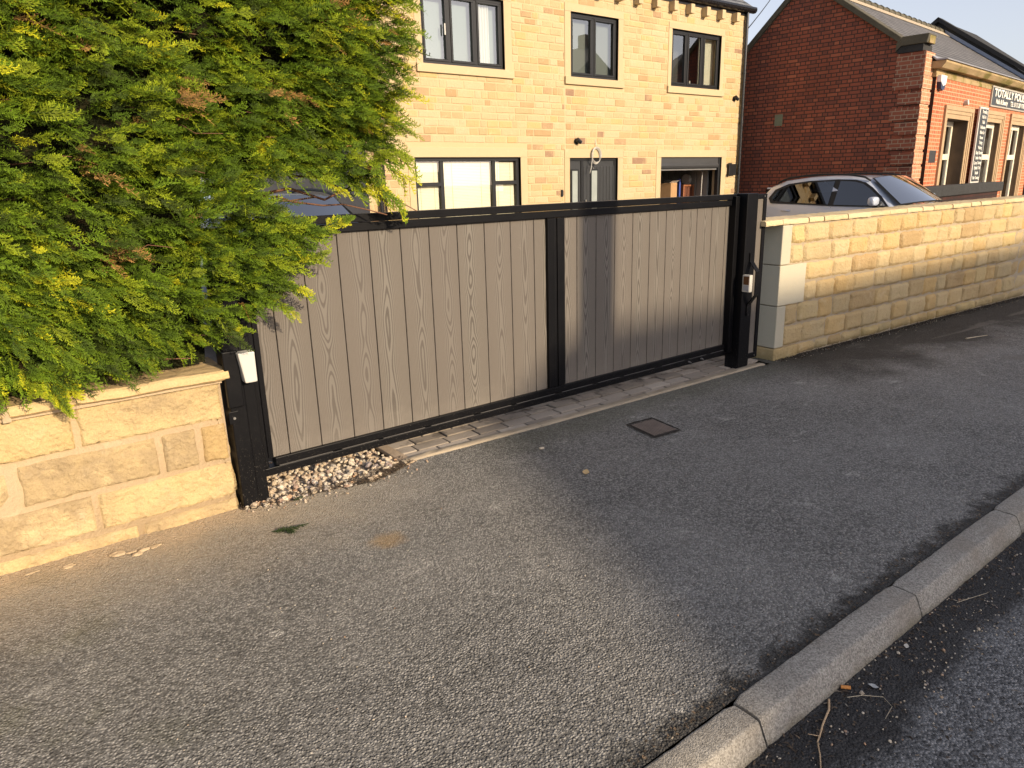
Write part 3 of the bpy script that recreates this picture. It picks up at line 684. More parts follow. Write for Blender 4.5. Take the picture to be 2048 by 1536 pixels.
for (x0, x1, y0, y1) in ((-wx/2-.016, wx/2+.016, -wy/2-.016, -wy/2-.003), (-wx/2-.016, wx/2+.016, wy/2+.003, wy/2+.018), (-wx/2-.017, -wx/2-.003, -wy/2-.002, wy/2+.002), (wx/2+.003, wx/2+.018, -wy/2-.002, wy/2+.002)):
    P = []
    for i in range(11):
        t = i/10; row = []
        for s_ in (0, 1):
            X = x0+(x1-x0)*(t if x1-x0 > y1-y0 else s_); Y = y0+(y1-y0)*(s_ if x1-x0 > y1-y0 else t); q = mm @ Vector((X+.006*fbm(X, Y, 1, 40), Y+.006*fbm(Y, X, 5, 40), .0045)); row.append(q)
        P.append(row)
    b.grid(P)
b.build('earth_filled_rim', plain('damp_earth', (.02, .015, .011), .95, bump=.004, bscale=120), DC, fix=False)

def twig(name, pts, r, label, mat, cat='twig', side=None, z=0.):
    b = MB(); b.tube([(p[0], p[1], z+p[2]) for p in pts], r, 6, taper=.5)
    for s_ in (side or []): b.tube([(p[0], p[1], z+p[2]) for p in s_], r*.5, 5, taper=.4)
    return tag(b.build(name, mat), label, cat)
M_STICK = plain('dry_stick', (.55, .38, .22), .8, var=.25)
M_PALE = plain('pale_straw', (.48, .40, .28), .8)
twig('dry_stick', [(1.752, .828, .004), (1.712, .806, .006), (1.675, .796, .004), (1.640, .785, .006), (1.60, .770, .004), (1.575, .762, .005), (1.54, .735, .005), (1.50, .71, .004)], .0032, 'crooked reddish dry stick lying across the road gutter', M_STICK, side=[[(1.60, .77, .004), (1.575, .790, .012)], [(1.575, .762, .005), (1.56, .748, .015)]], z=ROADZ)
twig('dry_stick', [(6.72, 2.36, .004), (6.80, 2.335, .006), (6.98, 2.29, .004)], .006, 'short pale stick lying on the pavement near the right wall', M_PALE)
twig('grass_stalk', [(1.80, .80, .004), (1.84, .775, .006), (1.88, .735, .005), (1.86, .70, .005), (1.80, .69, .004)], .0012, 'curled straw coloured stalk beside the crooked stick', M_PALE, 'stalk', z=ROADZ)
twig('grass_stalk', [(2.55, .80, .004), (2.62, .775, .008), (2.70, .755, .004)], .0012, 'thin straw stalk in the gutter by the second kerb joint', M_PALE, 'stalk', z=ROADZ)
b = MB(); b.tube([(1.825, .832, ROADZ+.008), (1.842, .812, ROADZ+.008)], .0055, 10); tag(b.build('cigarette_end', plain('orange_filter', (.62, .25, .06), .7)), 'orange cigarette end lying in the gutter against the kerb', 'litter')
def leaf(name, p, s, rot, mat, label, cat='leaf'):
    b = MB(); P = []
    for i in range(7):
        t = i/6; w = math.sin(math.pi*min(1, t*1.05+.02))**.8*.35
        P.append([(t-.5, w*j, .12*(t-.5)**2+.10*abs(j)*w+.02*math.sin(9*t+j)) for j in (-1, -.5, 0, .5, 1)])
    b.grid(P); o = b.build(name, mat, smooth=True, fix=False); o.location = p; o.scale = (s, s, s); o.rotation_euler = (.1, -.15, rot); return tag(o, label, cat)
leaf('dead_leaf', (2.267, 2.388, .006), .05, .6, plain('tan_leaf', (.55, .38, .18), .7), 'dry tan leaf curled on the shaded edge of the pavement')
leaf('dead_leaf', (1.903, .775, ROADZ+.006), .03, 2.1, plain('grey_leaf', (.42, .42, .40), .7), 'grey leaf lying in the road gutter beyond the cigarette end')
leaf('dead_leaf', (2.17, .80, ROADZ+.005), .022, .4, plain('pale_leaf', (.5, .47, .4), .7), 'small pale leaf in the gutter among the grit')
b = MB(); vs, fs = PEB[3]; b.add([q*.016+Vector((2.309, 2.782, .008)) for q in vs], fs, 0, .5); tag(b.build('pale_pebble', M_GRAV), 'single pale pebble on the pavement in front of the block paving', 'stone')
# broken mortar lumps at the wall foot
lab = ['largest cracked pale mortar lump at the foot of the low garden wall', 'pale broken mortar flake beside the largest lump', 'pale mortar crumb between the lumps and the frame edge', 'smallest yellowish mortar crumb, left end of the row by the wall']
for (x, y, s), l in zip([(.375, 2.985, .040), (.295, 3.03, .030), (.115, 3.045, .024), (-.0, 3.075, .016)], lab):
    b = MB()
    for q in range(5):
        vs, fs = random.choice(PEB); r = s*random.uniform(.3, .6); o_ = Vector((x+random.uniform(-1, 1)*s*1.3, y+random.uniform(-.5, .5)*s, .003))
        b.add([Vector((p.x*r*1.5, p.y*r, p.z*r*.5))+o_ for p in vs], fs, 0, random.random())
    tag(b.build('mortar_lump', M_MORT), l, 'rubble', 'mortar lumps by the garden wall foot')
exec_marker = 1
# ------------------------------------------------------------------ house
HY = 10.0; HX0, HX1 = 5.03, 14.10; HZ0, HZE = -.40, 4.70
HS = thing('stone_house', 'two storey honey sandstone house with black framed windows and slate roof behind the gate', 'house', (9.5, HY, 0))
hx = lambda x: x-9.5
# openings: name, x0,x1,z0,z1
OP = dict(w1=(6.10, 7.655, 3.17, 4.20), w2=(9.105, 10.28, 3.157, 4.20), w3=(11.765, 13.31, 3.147, 4.187), g=(5.845, 7.936, .62, 1.812), d=(9.07, 10.308, -.34, 1.797), r=(11.545, 13.512, -.36, 1.806))
def wall_holes(b, x0, x1, z0, z1, holes, y, mat=0, tint=0.):
    X = sorted({x0, x1, *[h[0] for h in holes], *[h[1] for h in holes]}); Z = sorted({z0, z1, *[h[2] for h in holes], *[h[3] for h in holes]})
    for i in range(len(X)-1):
        for j in range(len(Z)-1):
            cx, cz = (X[i]+X[i+1])/2, (Z[j]+Z[j+1])/2
            if any(h[0] < cx < h[1] and h[2] < cz < h[3] for h in holes): continue
            b.add([(hx(X[i]), y, Z[j]), (hx(X[i+1]), y, Z[j]), (hx(X[i+1]), y, Z[j+1]), (hx(X[i]), y, Z[j+1])], [(0, 1, 2, 3)], mat, tint)
b = MB(); holes = list(OP.values()); wall_holes(b, HX0, HX1, HZ0, HZE+.1, holes, 0.)
for (x0, x1, z0, z1) in holes:
    for q in ([(x0, z0), (x0, z1)], [(x1, z0), (x1, z1)], [(x0, z0), (x1, z0)], [(x0, z1), (x1, z1)]):
        (xa, za), (xb, zb) = q; b.add([(hx(xa), 0, za), (hx(xb), 0, zb), (hx(xb), .22, zb), (hx(xa), .22, za)], [(0, 1, 2, 3)], 1)
# coursed stones laid proud of the mortar
courses = []; z = HZ0
while z < HZE: h = random.choice([.098, .105, .112, .120, .13]); courses.append((z, min(z+h, HZE))); z += h
sur = {'w1': (.115, .15, .12), 'w2': (.14, .13, .13), 'w3': (.10, .11, .11), 'g': (.115, .15, .15), 'd': (.125, .14, .15), 'r': (.14, .15, .14)}
blocks = [(o[0]-sur[k][0], o[1]+sur[k][1], o[2]-.12, o[3]+sur[k][2]) for k, o in OP.items()]
for (z0, z1) in courses:
    x = HX0+random.uniform(-.2, 0)
    while x < HX1:
        l = random.choice([.13, .18, .22, .25, .28, .33, .40]); a, c = max(x, HX0), min(x+l, HX1); x += l
        if c-a < .05: continue
        for seg_ in ((a, min(c, 8.965)), (max(a, 8.975), c)):
            segs = [(seg_[0], seg_[1])] if seg_[1]-seg_[0] > .04 else []
            for k in blocks:
                if k[2] < z1-.03 and k[3] > z0+.03:
                    ns = []
                    for s0, s1 in segs:
                        if k[1] <= s0 or k[0] >= s1: ns.append((s0, s1)); continue
                        if k[0]-s0 > .05: ns.append((s0, k[0]))
                        if s1-k[1] > .05: ns.append((k[1], s1))
                    segs = ns
            for s0, s1 in segs:
                g = .006; t = min(.9, max(0, random.gauss(.44, .20))); t = random.uniform(.93, 1) if random.random() < .035 else t
                a0, a1, b0, b1 = s0+g, s1-g, z0+g, z1-g; e = .012; dp = -.0055+random.uniform(-.003, .002)
                j = lambda: random.uniform(-.0035, .0035)
                o_ = [(hx(a0)+j(), .001, b0+j()), (hx(a1)+j(), .001, b0+j()), (hx(a1)+j(), .001, b1+j()), (hx(a0)+j(), .001, b1+j())]
                i_ = [(hx(a0+e), dp+j()*.5, b0+e), (hx(a1-e), dp+j()*.5, b0+e), (hx(a1-e), dp+j()*.5, b1-e), (hx(a0+e), dp+j()*.5, b1-e)]
                b.add(o_+i_, [(4, 5, 6, 7), (0, 1, 5, 4), (1, 2, 6, 5), (2, 3, 7, 6), (3, 0, 4, 7)], 2, t)
# side, back and inner faces
b.add([(hx(HX0), 0, HZ0), (hx(HX0), 8, HZ0), (hx(HX0), 8, HZE+.1), (hx(HX0), 4, 7.4), (hx(HX0), 0, HZE+.1)], [(0, 1, 2, 3, 4)], 3, .5)
b.add([(hx(HX1), 0, HZ0), (hx(HX1), 8, HZ0), (hx(HX1), 8, HZE+.1), (hx(HX1), 4, 7.4), (hx(HX1), 0, HZE+.1)], [(0, 1, 2, 3, 4)], 3, .5)
b.add([(hx(HX0), 8, HZ0), (hx(HX1), 8, HZ0), (hx(HX1), 8, HZE+.1), (hx(HX0), 8, HZE+.1)], [(0, 1, 2, 3)], 3, .5)
b.build('wall', [M_MORTH, M_DRESS, M_STH, M_SIDE], HS, fix=False)
b = MB(); b.box(hx(8.966), hx(8.974), -.0015, .001, -.3, HZE); b.build('movement_joint', plain('joint_sealant', (.50, .42, .27), .7), HS)
# dressings
for k, (x0, x1, z0, z1) in OP.items():
    jl, jr, lh = sur[k]
    b = MB(); b.box(hx(x0-jl), hx(x1+jr), -.012, .09, z1, z1+lh, 0, random.random()); b.build('lintel', M_DRESS, HS, bevel=.003)
    b = MB(); b.box(hx(x0-jl), hx(x0), -.011, .09, z0, z1-.002, 0, random.random()); b.build('jamb', M_DRESS, HS, bevel=.003)
    b = MB(); b.box(hx(x1), hx(x1+jr), -.011, .09, z0, z1-.002, 0, random.random()); b.build('jamb', M_DRESS, HS, bevel=.003)
    if k[0] in 'wg': b = MB(); b.box(hx(x0-jl-.012), hx(x1+jr+.012), -.045, .09, z0-.125, z0-.002, 0, random.random()); b.build('sill', M_DRESS, HS, bevel=.004)
# windows
M_ROOM = plain('plaster_room', (.30, .33, .31), .9, var=.05); M_ROOMD = plain('dark_room', (.05, .05, .05), .9)
M_BLIND = plain('cream_slats', (.80, .75, .60), .6, var=.03); M_CURT = plain('white_curtain', (.52, .52, .49), .8, var=.04)
def window(k, lights, glass, room, fr=.052):
    x0, x1, z0, z1 = OP[k]; F = MB(); Y0, Y1 = .045, .10
    F.box(hx(x0), hx(x1), Y0, Y1, z1-fr, z1); F.box(hx(x0), hx(x1), Y0, Y1, z0, z0+fr); F.box(hx(x0), hx(x0+fr), Y0, Y1, z0+fr, z1-fr); F.box(hx(x1-fr), hx(x1), Y0, Y1, z0+fr, z1-fr)
    for l in lights['mull']: F.box(hx(l-.032), hx(l+.032), Y0+.002, Y1, z0+fr, z1-fr)
    for (a, c, zz) in lights.get('tran', []): F.box(hx(a), hx(c), Y0+.003, Y1, zz-.032, zz+.032)
    w = F.build('window', M_UPVC, HS, bevel=.004)
    edges = [x0+fr]+[q for l in lights['mull'] for q in (l-.032, l+.032)]+[x1-fr]
    panes = [(edges[i], edges[i+1], z0+fr, z1-fr) for i in range(0, len(edges), 2)]
    out = []
    for p in panes:
        tr = [t for t in lights.get('tran', []) if abs((t[0]+t[1])/2-(p[0]+p[1])/2) < .3]
        if tr: out += [(p[0], p[1], p[2], tr[0][2]-.032), (p[0], p[1], tr[0][2]+.032, p[3])]
        else: out.append(p)
    for (a, c, q0, q1) in out:
        if lights.get('sash'):
            sb = MB(); s = .034
            sb.box(hx(a), hx(c), Y0-.012, Y0+.03, q1-s, q1); sb.box(hx(a), hx(c), Y0-.012, Y0+.03, q0, q0+s); sb.box(hx(a), hx(a+s), Y0-.012, Y0+.03, q0+s, q1-s); sb.box(hx(c-s), hx(c), Y0-.012, Y0+.03, q0+s, q1-s)
            sb.build('sash', M_UPVC, w, bevel=.004)
        pb = MB(); tx, tz = random.gauss(0, .0035), random.gauss(0, .003)
        pb.add([(hx(a), .07-tx, q0), (hx(c), .07+tx, q0), (hx(c), .07+tx+tz, q1), (hx(a), .07-tx+tz, q1)], [(0, 1, 2, 3)]); pb.build('pane', glass, w, fix=False)
    rb = MB(); ax, cx_ = hx(x0-.15), hx(x1+.15); D = 2.4 if k in 'g' else .55
    rb.add([(ax, .23, z0-.2), (cx_, .23, z0-.2), (cx_, D, z0-.2), (ax, D, z0-.2), (ax, .23, z1+.25), (cx_, .23, z1+.25), (cx_, D, z1+.25), (ax, D, z1+.25)], [(0, 1, 2, 3), (4, 5, 6, 7), (0, 3, 7, 4), (1, 2, 6, 5), (3, 2, 6, 7)])
    rb.build('room', room, w)
    return w
w1 = window('w1', dict(mull=[6.62, 7.12], sash=1), M_GLASS, M_ROOM)
b = MB(); P = [[(hx(7.18+.45*t/40), .125+.02*math.sin(t*1.35), z) for z in (3.2, 4.15)] for t in range(24)]; b.grid(P); b.build('curtain', M_CURT, w1, smooth=True)
b = MB(); b.box(hx(6.525), hx(6.545), .012, .03, 3.60, 3.76); b.build('handle', M_WHITEPL, w1, bevel=.003)
b = MB(); b.add([(hx(6.12), .16, 3.18), (hx(7.64), .16, 3.18), (hx(7.64), .16, 4.19), (hx(6.12), .16, 4.19)], [(0, 1, 2, 3)]); b.build('pane_backing', plain('grey_green_backing', (.19, .235, .225), .9, var=.06, scale=1.5), w1, fix=False)  # added plane behind the glass, sky reflection of the panes put into its colour
w2 = window('w2', dict(mull=[9.685], sash=1), M_GLASS, M_ROOM)
b = MB(); b.add([(hx(9.12), .16, 3.17), (hx(10.27), .16, 3.17), (hx(10.27), .16, 4.19), (hx(9.12), .16, 4.19)], [(0, 1, 2, 3)]); b.build('pane_backing', plain('grey_backing', (.15, .165, .155), .9, var=.1, scale=1.5), w2, fix=False)  # added plane behind the glass, grey pane tone painted in
w3 = window('w3', dict(mull=[12.275, 12.77], sash=1), M_GLASS, M_ROOMD)
b = MB(); b.box(hx(12.80), hx(13.28), .17, .19, 3.19, 4.13); b.build('blind', plain('cream_roller_blind', (.5, .48, .38), .8), w3)
for q in (12.42, 12.52):
    b = MB(); b.tube([(hx(q), .15, 3.2), (hx(q), .15, 3.30)], .018, 10); b.build('ornament', M_WHITEPL, w3)
wg = window('g', dict(mull=[6.37, 7.40], tran=[(5.9, 6.34, 1.40), (7.43, 7.88, 1.40)], sash=0), M_GLASSB, M_ROOM, .06)
for (a, c) in ((5.91, 6.335), (6.405, 7.365), (7.435, 7.875)):
    b = MB(); z = .66
    while z < 1.74: b.box(hx(a+.01), hx(c-.008), .115, .135, z, z+.0215, 0, 0); z += .024
    for t in (.2, .8): b.box(hx(a+(c-a)*t-.002), hx(a+(c-a)*t+.002), .111, .114, .66, 1.75, 1)
    b.build('blind', [M_BLIND, M_MORTH], wg)
# front door with side light
x0, x1, z0, z1 = OP['d']
b = MB(); b.box(hx(x0), hx(x1), .04, .10, z1-.05, z1); b.box(hx(x0), hx(x0+.045), .04, .10, z0, z1-.05); b.box(hx(x1-.045), hx(x1), .04, .10, z0, z1-.05); b.box(hx(9.395), hx(9.455), .038, .10, z0, z1-.05)
dr = b.build('front_door', M_UPVC, HS, bevel=.004)
b = MB()
b.box(hx(9.46), hx(10.26), .058, .09, z0, z1-.052); b.box(hx(9.117), hx(9.393), .058, .09, z0, z1-.052)
for i, x in enumerate(np.arange(9.47, 10.25, .085)): b.box(hx(x), hx(x+.072), .050, .0575, z0+.02, z1-.15)
b.build('leaf', plain('dark_grey_door', (.028, .030, .032), .38, var=.15, bump=.001, bscale=40), dr, bevel=.004)
for (a, c) in ((9.17, 9.30), (9.66, 9.80)):
    b = MB(); b.box(hx(a-.03), hx(c+.03), .036, .0495, .2, 1.60); b.build('glazing_bead', M_UPVC, dr, bevel=.004)
    b = MB(); b.box(hx(a), hx(c), .0335, .0355, .23, 1.57); b.build('pane', plain('obscured_glass', (.30, .33, .31), .18, spec=.8), dr)
b = MB(); b.tube([(hx(9.50), .02, .4), (hx(9.50), .02, 1.05)], .012, 8); b.build('handle', M_STEEL, dr)
# garage with roller shutter part way up
x0, x1, z0, z1 = OP['r']
b = MB(); b.prism([(.03, z1), (.03, z1-.12), (.0, z1-.17), (.02, z1-.21), (.06, z1-.24), (.12, z1-.24), (.12, z1)], 'x', hx(x0+.01), hx(x1-.07))
sd = b.build('roller_shutter', plain('shutter_grey', (.05, .052, .056), .4), HS, bevel=.006)
b = MB(); b.box(hx(x0+.015), hx(x1-.09), .05, .075, 1.545, 1.57); b.build('bottom_bar', plain('bar_grey', (.16, .16, .16), .35), sd, bevel=.003)
b = MB(); b.box(hx(x1-.068), hx(x1-.002), .02, .11, z0, z1-.002); b.build('guide_rail', M_UPVC, sd, bevel=.004); b = MB(); b.box(hx(x0+.002), hx(x0+.03), .02, .11, z0, z1-.25); b.build('guide_rail', M_UPVC, sd, bevel=.004)
b = MB(); b.tube([(hx(13.33), .35, 1.5), (hx(13.22), .30, .2)], .009, 6); b.build('pull_cord', M_WHITEPL, sd)
b = MB(); D = 4.5; ax, cx_ = hx(x0-.1), hx(x1+.6)
b.add([(ax, .23, z0), (cx_, .23, z0), (cx_, D, z0), (ax, D, z0), (ax, .23, z1+.3), (cx_, .23, z1+.3), (cx_, D, z1+.3), (ax, D, z1+.3)], [(0, 1, 2, 3), (4, 5, 6, 7), (0, 3, 7, 4), (1, 2, 6, 5), (3, 2, 6, 7)])
b.build('garage_interior', plain('dim_interior', (.09, .085, .08), .9), HS)
b = MB()
for i in range(9): b.box(hx(13.46), hx(13.50), .30+i*.16, .44+i*.16, z0, 1.7, 0, 0)
b.build('interior_boarding', plain('grey_boards', (.22, .22, .2), .8), HS, bevel=.004)
BX = thing('cardboard_box', 'open brown cardboard box inside the half open garage', 'box', (12.74, 10.80, .735))
b = MB(); b.box(-.2, .14, -.15, .2, 0, .56, mtx=Matrix.Rotation(.3, 4, 'Z')); b.build('carton', M_CARD, BX, bevel=.01)
b = MB(); b.add([(-.22, -.2, .56), (.12, -.12, .56), (.17, -.20, .62), (-.2, -.27, .60)], [(0, 1, 2, 3)]); b.add([(.13, -.1, .56), (.08, .24, .56), (.17, .22, .62), (.25, -.06, .60)], [(0, 1, 2, 3)]); b.build('flap', M_WHITEPL, BX, fix=False)
b = MB(); b.box(12.99, 13.04, 10.70, 10.78, .735, 1.375); tag(b.build('blue_board', plain('blue_sheet', (.03, .06, .25), .5), bevel=.003), 'tall blue strip leaning between the carton and the wooden cabinet in the garage', 'board')
CB = thing('wooden_cabinet', 'red brown wooden cabinet inside the garage with a white drum on top', 'cabinet', (13.37, 10.86, .735))
b = MB(); b.box(-.28, .28, -.2, .2, .47, .51); b.box(-.27, -.23, -.19, .19, 0, .47); b.box(.23, .27, -.19, .19, 0, .47); b.box(.06, .10, -.2, -.16, 0, .47); b.build('carcass', M_TIMBER, CB, bevel=.004)
b = MB(); b.box(-.22, .06, -.17, -.15, .05, .46); b.build('door_panel', plain('dark_timber', (.12, .04, .02), .5), CB)
DM = thing('white_drum', 'small white round drum lying on the wooden cabinet', 'drum', (13.45, 10.86, 1.245))
b = MB(); b.tube([(-.06, 0, .115), (.06, 0, .115)], .115, 24); b.build('drum_shell', M_WHITEPL, DM, bevel=.01, smooth=False)
WBN = thing('workbench', 'dark timber workbench inside the garage carrying the carton and the cabinet', 'workbench', (13.1, 10.85, -.36))
b = MB(); b.box(-.75, .72, -.25, .35, 1.05, 1.09); b.build('bench_top', M_TIMBER, WBN, bevel=.004)
for q in (-.7, .64):
    b = MB(); b.box(q, q+.05, -.2, .3, 0, 1.05); b.build('leg', M_TIMBER, WBN)
# gutter, corbels, roof
b = MB(); b.box(hx(HX0-.15), hx(HX1+.02), -.02, .18, 4.64, 4.80); b.build('fascia', plain('black_fascia', (.014, .014, .015), .35), HS, bevel=.005)
b = MB(); P = []
prof = [(-.14, 4.80), (-.15, 4.76), (-.14, 4.72), (-.11, 4.695), (-.06, 4.69), (-.02, 4.70)]
P = [[(hx(x), y, z) for (y, z) in prof] for x in (HX0-.2, HX1+.18)]; b.grid(P)
b.grid([[(hx(x), y+.006, z+.002) for (y, z) in prof] for x in (HX0-.2, HX1+.18)])
b.add([P[1][i] for i in range(6)]+[(hx(HX1+.18), -.02, 4.80)], [tuple(range(7))]); b.build('gutter', plain('black_gutter', (.012, .012, .013), .25), HS, fix=False)
x = 13.665
while x > 5.2:
    b = MB(); b.box(hx(x-.055), hx(x+.055), -.14, -.001, 4.475, 4.638, 0, .3); b.build('corbel', M_DRESS, HS, bevel=.003); x -= .49
b = MB(); sl_ = (7.55-4.80)/4.1
b.add([(hx(HX0-.15), -.10, 4.81), (hx(HX1+.10), -.10, 4.81), (hx(HX1+.10), 4.0, 7.60), (hx(HX0-.15), 4.0, 7.60), (hx(HX0-.15), 8.1, 4.81), (hx(HX1+.10), 8.1, 4.81)], [(0, 1, 2, 3), (3, 2, 5, 4)])
b.add([(hx(HX0-.15), -.10, 4.79), (hx(HX1+.10), -.10, 4.79), (hx(HX1+.10), 4.0, 7.56), (hx(HX0-.15), 4.0, 7.56)], [(0, 1, 2, 3)])
b.add([(hx(HX1+.10), -.10, 4.81), (hx(HX1+.10), -.10, 4.79), (hx(HX1+.10), 4.0, 7.56), (hx(HX1+.10), 4.0, 7.60)], [(0, 1, 2, 3)])
ro = b.build('roof', M_SLATE2, HS, fix=False); uvw(ro, (1, 0, 0), (0, .83, .56))
b = MB(); b.tube([(hx(HX1-.03), -.06, -.3), (hx(HX1-.03), -.06, 4.70)], .034, 10)
for z in (.4, 1.45, 2.5, 3.5): b.tube([(hx(HX1-.03), -.06, z), (hx(HX1-.03), -.06, z+.05)], .042, 10)
b.build('downpipe', plain('black_pipe', (.013, .013, .014), .25), HS)
b = MB(); b.tube([(hx(HX1+.035), -.02, -.3), (hx(HX1+.035), -.02, 4.68)], .012, 6); b.build('cable', plain('white_cable', (.75, .7, .55), .5), HS)
b = MB(); b.tube([(hx(5.20), -.06, -.3), (hx(5.20), -.06, 4.70)], .034, 10); b.tube([(hx(5.29), -.04, -.3), (hx(5.29), -.04, 4.70)], .014, 8); b.build('downpipe', plain('black_pipe2', (.013, .013, .014), .25), HS)
def spot(x, z, lab):
    t = thing('wall_spotlight', lab, 'wall light', (x, HY-.01, z), 'black spotlights on the stone house')
    b = MB(); b.tube([(0, .01, 0), (0, -.012, 0)], .052, 18); b.build('base', M_UPVC, t)
    b = MB(); b.tube([(0, -.012, 0), (.0, -.045, .005)], .018, 10); b.tube([(-.03, -.052, .03), (.055, -.062, -.02)], .040, 18, taper=.85); b.build('lamp_head', M_UPVC, t)
    b = MB(); b.tube([(.056, -.062, -.02), (.062, -.0625, -.023)], .027, 18); b.build('lens', plain('lens_glass', (.4, .4, .38), .1), t)
spot(9.23, 2.08, 'black spotlight on the house wall just above left of the front door')
spot(9.71, 4.50, 'black spotlight at the top of the house wall above the middle window')
spot(13.83, 3.0, 'black spotlight high beside the corner downpipe of the stone house')
t = thing('junction_box', 'black junction box on the house wall at the right corner downpipe', 'box', (13.84, HY-.02, 1.42))
b = MB(); b.box(-.12, .13, -.05, .02, 0, .24); b.build('enclosure', M_UPVC, t, bevel=.01); b = MB(); b.box(-.14, -.05, -.06, -.02, -.01, .04); b.build('clip', M_UPVC, t, bevel=.003); b = MB(); b.box(-.14, -.05, -.06, -.02, .20, .26); b.build('clip', M_UPVC, t, bevel=.003)
t = thing('cable_coil', 'coil of pale cable hanging from the wall over the front door', 'cable', (9.70, HY-.03, 1.82))
b = MB()
for q in range(4):
    pts = [(.105*math.cos(a)*(1+.05*q), -.008*q, .01*q+.135*math.sin(a)) for a in np.linspace(0, 2*math.pi, 28)]; b.tube(pts, .006, 6, caps=False)
b.tube([(0, .02, .30), (.005, 0, .20), (.01, -.01, .13)], .005, 6); b.tube([(-.08, -.02, .08), (-.11, -.02, -.05), (-.14, -.02, -.22), (-.17, -.02, -.30)], .006, 6); b.tube([(-.17, -.02, -.28), (-.13, -.02, -.15), (-.07, -.02, -.22)], .005, 6)
b.build('loops', M_WHITEPL, t, smooth=True)
t = thing('doorbell', 'small black doorbell on the wall left of the front door', 'doorbell', (8.87, HY-.015, 1.185))
b = MB(); b.box(-.022, .022, -.018, .01, -.06, .06); b.build('housing', M_UPVC, t, bevel=.006)

# ------------------------------------------------------------------ red brick building (a shop)
RA = R(6); RO = Vector((15.05, 6.68, 0))
RB = thing('brick_shop', 'old red brick single storey shop with stone coped gable and slate roof', 'building', RO); RB.rotation_euler = (0, 0, RA)
# local: x along the front, y back, z up
GZ = -.4
b = MB(); gpoly = [(0, GZ), (8.6, GZ), (8.6, .9), (3.9, 3.86), (2.43, 5.20), (.52, 3.75), (.0, 3.55)]
b.add([(0, y, z) for (y, z) in [(0.0, GZ), (7.6, GZ), (7.6, .50), (3.9, 3.83), (2.43, 5.22), (.40, 3.74), (0, 3.57)]], [(0, 1, 2, 3, 4, 5, 6)])
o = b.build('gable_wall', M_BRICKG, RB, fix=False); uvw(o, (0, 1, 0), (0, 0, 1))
# quoin blocks: four courses proud, one recessed
b = MB(); z = 3.57-.435; k_ = 0
b.box(-.0, .49, -.002, .3, GZ, 3.57)   # pier core on the front
for i in range(12):
    z1 = z; z0 = z-.222; L = .40 if i % 2 else .52
    b.box(-.022, .50, -.016, L, z0, z1)
    z -= .276
b.box(-.012, .495, -.01, .50, 3.145, 3.565)
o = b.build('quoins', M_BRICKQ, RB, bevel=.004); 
me = o.data; a = me.attributes.new('uvw', 'FLOAT_VECTOR', 'POINT'); a.data.foreach_set('vector', [q for v in me.vertices for q in (v.co.x+v.co.y, v.co.z+.02, 0)])
b = MB(); b.box(.0, .497, -.0175, -.0165, 3.15, 3.56); z = 3.57-.435
for i in range(12): b.box(-.020, .498, -.024, -.017, z-.222, z); z -= .276
b.box(.0, .49, -.006, -.003, GZ, 3.15)
o = b.build('quoin_lit_face', M_BRICKP, RB); uvw(o, (1, 0, 0), (0, 0, 1))  # thin skin over the quoin fronts carrying the painted sunlit tone
# stone coping of the gable
b = MB()
def beam(b, p, q, w0, w1, h, drop=0.):
    p = Vector((0, *p)); q = Vector((0, *q)); d_ = (q-p).normalized(); up = Vector((0, -d_.z, d_.y)); up = up if up.z > 0 else -up
    vs = [e+up*hh+Vector((xx, 0, 0)) for e in (p, q) for (xx, hh) in ((w0, -h), (w1, -h), (w1, 0), (w0, 0))]
    b.add(vs, [(0, 1, 2, 3), (4, 5, 6, 7), (0, 1, 5, 4), (1, 2, 6, 5), (2, 3, 7, 6), (3, 0, 4, 7)])
beam(b, (.42, 3.845), (2.43, 5.31), -.07, .34, .10); beam(b, (2.43, 5.31), (4.6, 3.23), -.07, .34, .10); beam(b, (4.6, 3.23), (7.7, .40), -.07, .34, .10)
b.build('gable_coping', M_DSTONE, RB, bevel=.012)
b = MB(); b.prism([(.52, 3.76), (.52, 3.60), (.44, 3.69), (.42, 3.70), (.42, 3.70), (-.02, 3.70), (-.05, 3.86), (.42, 3.86)], 'x', -.06, .36, 0)
b.build('kneeler', M_DSTONE, RB, bevel=.01)
b = MB(); b.box(-.03, .46, .04, .50, 3.57, 3.698); b.build('kneeler_block', M_DSTONE2, RB, bevel=.006)
b = MB(); b.box(.02, .33, -.045, .04, 3.70, 3.86); b.build('kneeler_end', M_CORN, RB, bevel=.012)
b = MB(); b.box(-.004, -.002, 2.72, 2.90, 2.43, 2.67); b.build('paint_patch', plain('grey_green_patch', (.16, .18, .12), .8), RB)
# front wall (p = .07 proud), shade on its return painted as dark brick
FP = -.09
fo = [(1.42, 2.86, -.3, 2.42), (4.06, 5.44, -.3, 2.45), (6.5, 7.85, -.3, 2.46), (9.3, 10.7, -.3, 2.46)]
b = MB()
X = sorted({.49, 12., *[q for f in fo for q in f[:2]]}); Z = sorted({GZ, 3.2, *[q for f in fo for q in f[2:]]})
for i in range(len(X)-1):
    for j in range(len(Z)-1):
        cx_, cz = (X[i]+X[i+1])/2, (Z[j]+Z[j+1])/2
        if any(f[0] < cx_ < f[1] and f[2] < cz < f[3] for f in fo): continue
        b.add([(X[i], FP, Z[j]), (X[i+1], FP, Z[j]), (X[i+1], FP, Z[j+1]), (X[i], FP, Z[j+1])], [(0, 1, 2, 3)])
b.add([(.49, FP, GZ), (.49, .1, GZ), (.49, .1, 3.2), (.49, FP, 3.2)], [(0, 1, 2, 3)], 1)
o = b.build('front_wall', [M_BRICKF, M_BRICKD], RB, fix=False); uvw(o, (1, 0, 0), (0, 0, 1))
